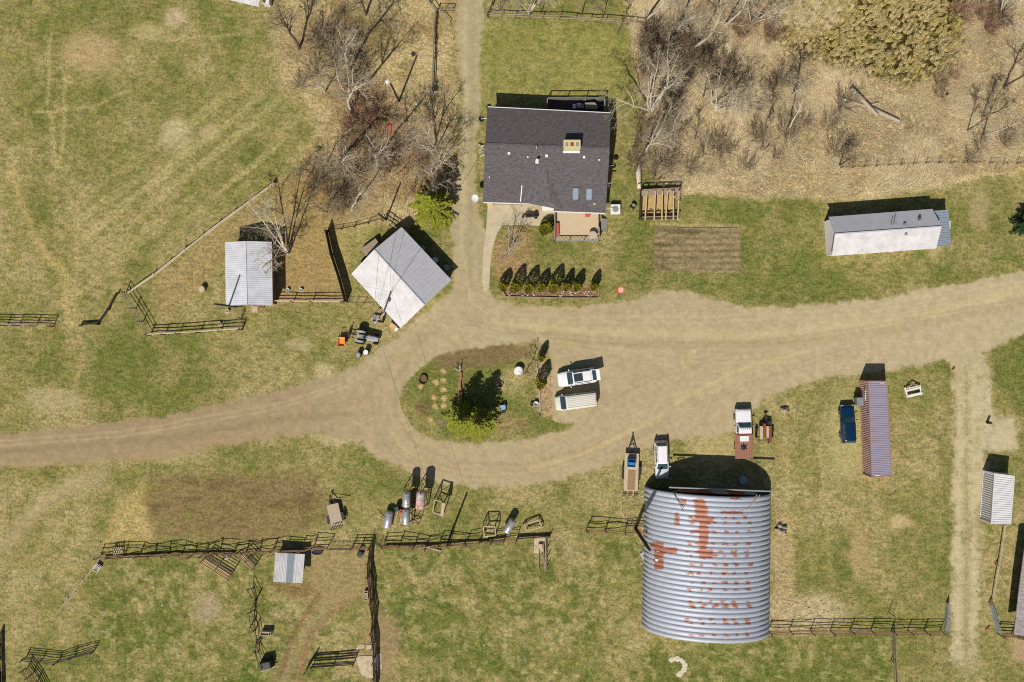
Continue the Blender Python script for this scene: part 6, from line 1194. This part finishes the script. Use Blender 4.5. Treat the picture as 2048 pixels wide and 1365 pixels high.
TREES = [
 (('dark', 0), 598, 98, 1.0, 'dark crooked bare tree nearest the blue-white shed at the top left', -.3), (('dark', 1), 732, 30, .95, 'dark bare tree at the top edge above the brush strip', 0),
 (('pale', 0), 699, 144, 1.0, 'pale bare tree just left of the pole with the yard light', -.15), (('pale', 1), 703, 222, 1.1, 'tall pale poplar leaning left over the field edge', -.2),
 (('pale', 2), 698, 300, 1.05, 'long leaning pale poplar in the middle of the brush strip', -.25), (('pale', 0), 756, 332, 1.05, 'bushy pale poplar left of the red sled', -.1),
 (('multi', 0), 870, 297, 1.0, 'many-stemmed pale tree beside the north drive', -.1), (('multi', 1), 866, 350, .7, 'low many-stemmed tree just above the yellow-green spruce', 0),
 (('pale', 1), 690, 330, .7, 'short pale tree with leaning trunk under the middle poplar', -.2), (('dark', 2), 715, 192, .7, 'slim dark tree with a long shadow beside the red brush', 0),
 (('small', 0), 650, 332, 1.2, 'small grey tree at the lower left of the brush strip', -.2), (('small', 1), 625, 345, 1.1, 'small grey tree leaning out over the left field', -.25),
 (('pale', 2), 704, 420, .75, 'grey twiggy tree above the board fence', -.15), (('dark', 0), 664, 400, .65, 'dark twiggy tree at the bottom of the brush strip', -.1),
 (('small', 0), 655, 425, 1.1, 'fuzzy grey small tree next to the board fence end', 0), (('multi', 1), 577, 507, .95, 'pale spreading bare tree overhanging the horse shed roof', -.12),
 (('dark', 1), 780, 345, .6, 'small dark tree behind the bushy poplar', 0), (('pale', 0), 650, 185, .75, 'pale grey tree on the left rim of the brush strip', -.2),
 (('pale', 2), 1292, 42, .95, 'pale leaning tree at the corner of the lawn fence', .2), (('pale', 0), 1352, 66, 1.0, 'pale star-shaped tree north of the dark brush', .1),
 (('pale', 1), 1386, 95, 1.05, 'pale tree with thick leaning trunk right of the star-shaped one', .25), (('multi', 0), 1301, 222, 1.1, 'largest pale bare tree overhanging the east lawn', .05),
 (('pale', 2), 1327, 276, .9, 'pale leaning tree south of the largest bare tree', .3), (('pale', 0), 1307, 282, .75, 'pale tree close behind the lawn edge', .1),
 (('pale', 1), 1292, 305, .85, 'pale tree nearest the white tarp roll', .05), (('small', 0), 1405, 195, 1.2, 'small round bare tree in the clearing east of the brush', .1),
 (('multi', 1), 1424, 208, .85, 'pale tree with branches spreading right in the clearing', .25), (('multi', 0), 1430, 220, .75, 'low pale tree with a thick base in the clearing', .3),
 (('small', 1), 1390, 280, 1.0, 'small pale tree alone south of the clearing', .1), (('pale', 1), 1450, 50, .9, 'pale tree near the reddish brush at the top', .15),
 (('multi', 1), 1058, 28, .7, 'small pale tree growing through the lawn fence', 0), (('small', 0), 1082, 28, .9, 'thin pale sapling right of the tree in the lawn fence', 0), (('small', 1), 1162, 30, 1.0, 'thin bare sapling behind the middle of the lawn fence', 0), (('small', 0), 1235, 70, 1.0, 'pale sapling leaning inside the lawn corner', .1), (('small', 1), 1205, 40, 1.0, 'bare sapling behind the right part of the lawn fence', 0), (('small', 1), 1000, 22, 1.0, 'bare sapling beside the top of the north drive', 0),
 (('pale', 0), 1586, 190, .7, 'slim bare tree at the left of the log pile', .1), (('dark', 2), 1538, 236, .7, 'dark-shadowed tree in the dry grass west of the log pile', .1), (('pale', 2), 1577, 258, .7, 'pale tree southwest of the log pile', .15), (('dark', 1), 1679, 330, .6, 'dark tree at the start of the thin wire fence', .1),
 (('small', 0), 1964, 235, 1.3, 'round bare tree with a long shadow near the right edge', .1), (('dark', 2), 2007, 175, .85, 'dark tall tree at the right edge above the round one', .15), (('pale', 1), 1966, 272, .7, 'pale leaning tree below the round bare tree', .25), (('small', 1), 1934, 262, 1.2, 'spindly crossed tree left of the pale leaning one', 0), (('multi', 0), 1997, 30, .8, 'pale many-stemmed tree in the top right corner', .2), (('dark', 0), 2050, 262, .7, 'dark tree cut by the right edge of the dry grass', .2),
 (('multi', 1), 1018, 508, .5, 'small spreading bare tree in the front garden bed', 0), (('small', 0), 1054, 742, .9, 'small dark bare tree at the corner of the island', .05), (('multi', 1), 1500, 50, .7, 'pale tree at the top edge next to the pale reeds', .1), (('dark', 2), 1340, 135, .7, 'dark twiggy tree inside the darkest brush', .05), (('dark', 0), 1418, 128, .75, 'second dark twiggy tree at the right of the darkest brush', .1)]
for key, x, y, s, lab, le in TREES: plant(key, x, y, s, lab, lean=(le * .6, 0))
rg = random.Random(77)
SHR = [((735, 280, 50, 90), 0, 26, 'tangled reddish bare shrub in the brush west of the drive'), ((700, 345, 60, 60), 2, 20, 'tangled dark bare shrub in the brush above the paddocks'), ((835, 335, 50, 55), 0, 14, 'low reddish shrub in the brush behind the yellow-green spruce'), ((705, 90, 35, 80), 2, 16, 'dark bare shrub in the top of the brush strip'), ((640, 130, 50, 70), 1, 12, 'grey bare shrub along the left rim of the brush strip'), ((660, 390, 40, 40), 1, 10, 'grey bare shrub near the board fence top'),
 ((1350, 110, 70, 60), 2, 26, 'dark bare shrub in the brush northeast of the lawn'), ((1430, 120, 55, 50), 2, 16, 'dark bare shrub east of the darkest brush'), ((1320, 250, 40, 90), 1, 18, 'grey bare shrub along the east edge of the lawn'), ((1500, 60, 50, 40), 0, 12, 'reddish bare shrub at the top beside the pale reeds'), ((1320, 330, 70, 30), 1, 12, 'grey bare shrub behind the unfinished timber frame'), ((1545, 240, 60, 80), 1, 14, 'grey bare shrub in the dry grass left of the log pile'), ((1955, 50, 60, 45), 0, 12, 'reddish bare shrub in the top right corner'), ((1900, 160, 40, 40), 0, 6, 'brown bare shrub right of the cattail marsh'), ((1970, 290, 50, 40), 1, 8, 'grey bare shrub near the right edge of the dry grass'), ((1440, 330, 90, 30), 1, 8, 'grey bare shrub in the dry grass north of the garden'), ((1300, 95, 8, 45), 2, 10, 'black brushy shrub along the old fence east of the lawn'), ((1660, 260, 70, 60), 1, 8, 'grey bare shrub in the dry grass near the log pile')]
for (cx, cy, rx, ry), k, n, lab in SHR:
    for i in range(int(n * .62)):
        a = rg.uniform(0, 6.283); d = math.sqrt(rg.random()); plant(('shrub', k), cx + math.cos(a) * d * rx, cy + math.sin(a) * d * ry, rg.uniform(.6, 1.25), lab, 'shrub', 'bare_shrub', lab.replace('shrub', 'shrubs').split(' ', 1)[1][:60])

def leafquad(mb, p, d, n, L, w):
    x = d.cross(n)
    if x.length < 1e-4: x = Vector((1, 0, 0))
    x = x.normalized() * (w / 2); q = p + d * L; m = p.lerp(q, .45)
    mb.add([p, m + x, q, m - x], [(0, 1, 2, 3)])
def spruce(name, label, px, py, h, R, mat, seed, dens=1.0):
    rg = random.Random(seed); t = thing(name, label, 'tree', W(px, py), rg.uniform(0, 6.28)); MB().tube((0, 0, 0), (0, 0, h * .96), .16, .03, 8).build('trunk', mt['bark_dark'], t, world=False); K = MB(); z = .35
    while z < h:
        u = z / h; n = max(4, int((9 - 4 * u) * dens)); a0 = rg.uniform(0, 6.28)
        for k in range(n):
            a = a0 + 6.283 * k / n + rg.uniform(-.25, .25); Lb = R * (1 - u) ** .8 * rg.uniform(.65, 1.15) + .15; d = Vector((math.cos(a), math.sin(a), -.12 + .5 * u + rg.uniform(-.1, .1))).normalized(); p0 = Vector((0, 0, z)); m = max(3, int(Lb / .16))
            for i in range(m):
                f = .12 + .88 * (i + .5) / m; p = p0 + d * Lb * f + Vector((0, 0, -.12 * Lb * f * f))
                for s in (-1, 1, 0):
                    e = Vector((math.cos(a + s * rg.uniform(.5, 1.0)), math.sin(a + s * rg.uniform(.5, 1.0)), rg.uniform(-.15, .45))).normalized()
                    leafquad(K, p, e, Vector((rg.uniform(-.5, .5), rg.uniform(-.5, .5), 1)), rg.uniform(.22, .42) * (1.1 - .4 * u), rg.uniform(.10, .17))
        z += .30 - .1 * u
    for i in range(10): a = 6.283 * i / 10; leafquad(K, Vector((0, 0, h * .97)), Vector((math.cos(a) * .5, math.sin(a) * .5, .8)).normalized(), Vector((0, 0, 1)), .3, .1)
    K.build('crown', mt[mat], t, world=False, recalc=False); return t
spruce('spruce_tree', 'bright yellow-green spruce between the garage and the north drive', 869, 420, 8.4, 3.0, 'spruce', 1, 1.15)
spruce('spruce_tree', 'left of the two green spruces on the island', 925, 836, 7.2, 2.5, 'spruce', 2); spruce('spruce_tree', 'right of the two green spruces on the island', 958, 842, 7.9, 2.6, 'spruce', 3)
spruce('spruce_tree', 'dark evergreen cut off by the right frame edge', 2046, 448, 5.5, 1.9, 'spruce_dark', 4, 1.1)
def cedar(label, px, py, h, r, seed, name='cedar_tree', group=None, round_=False, n=1500, cat='tree'):
    rg = random.Random(seed); t = thing(name, label, cat, W(px, py), rg.uniform(0, 6.28), group); MB().tube((0, 0, 0), (0, 0, h * .8), .07, .03, 6).build('trunk', mt['bark_dark'], t, world=False); K = MB()
    lob = [(rg.uniform(0, 6.28), rg.uniform(.75, 1.15)) for _ in range(7)]
    for i in range(n):
        u = rg.random() ** (.8 if not round_ else 1); a = rg.uniform(0, 6.283); prof = (math.sin(math.pi * min(1, .12 + u * .88)) ** .6 if not round_ else math.sin(math.pi * (.15 + .8 * u)) ** .5) * (1 - .45 * u)
        k = .82 + .18 * math.sin(a * 3 + lob[0][0] + u * 5) + rg.uniform(-.12, .1); rr = r * prof * k * (1.0 if rg.random() < .8 else rg.uniform(.5, 1)); p = Vector((math.cos(a) * rr, math.sin(a) * rr, .06 + u * h * .93)); d = Vector((math.cos(a) * .6 + rg.uniform(-.4, .4), math.sin(a) * .6 + rg.uniform(-.4, .4), rg.uniform(.4, 1))).normalized()
        leafquad(K, p, d, Vector((rg.uniform(-1, 1), rg.uniform(-1, 1), rg.uniform(-.3, 1))), rg.uniform(.16, .30), rg.uniform(.08, .14))
    K.build('crown', mt['cedar'], t, world=False, recalc=False); return t
for i, (x, y, h, r, lab) in enumerate(((1007, 574, 2.9, .78, 'first green cedar at the left end of the hedge by the drive'), (1032, 575, 3.7, .95, 'tall cedar second from the left in the hedge'), (1059, 576, 3.6, .98, 'broad cedar third from the left in the hedge'), (1084, 574, 2.9, .8, 'short cedar in the middle of the hedge between two broad ones'), (1108, 575, 3.7, 1.0, 'broadest tall cedar right of the hedge middle'), (1133, 574, 2.9, .68, 'slim cedar just right of the broadest hedge cedar'), (1154, 574, 2.8, .68, 'slim cedar next to the gap near the right hedge end'), (1187, 574, 2.7, .6, 'last lone cedar at the right end of the hedge'))): cedar(lab, x, y, h, r, 30 + i, 'cedar_tree', 'cedars in the hedge bed')
cedar('small cedar at the top of the island edging', 1082, 716, 2.7, .5, 50); cedar('larger golden cedar on the island edging by the parked SUV', 1081, 766, 3.7, .85, 51)
cedar('golden rounded cedar bush left of the front deck', 1092, 458, 1.9, 1.15, 52, 'cedar_bush', None, True, 1800, 'shrub')
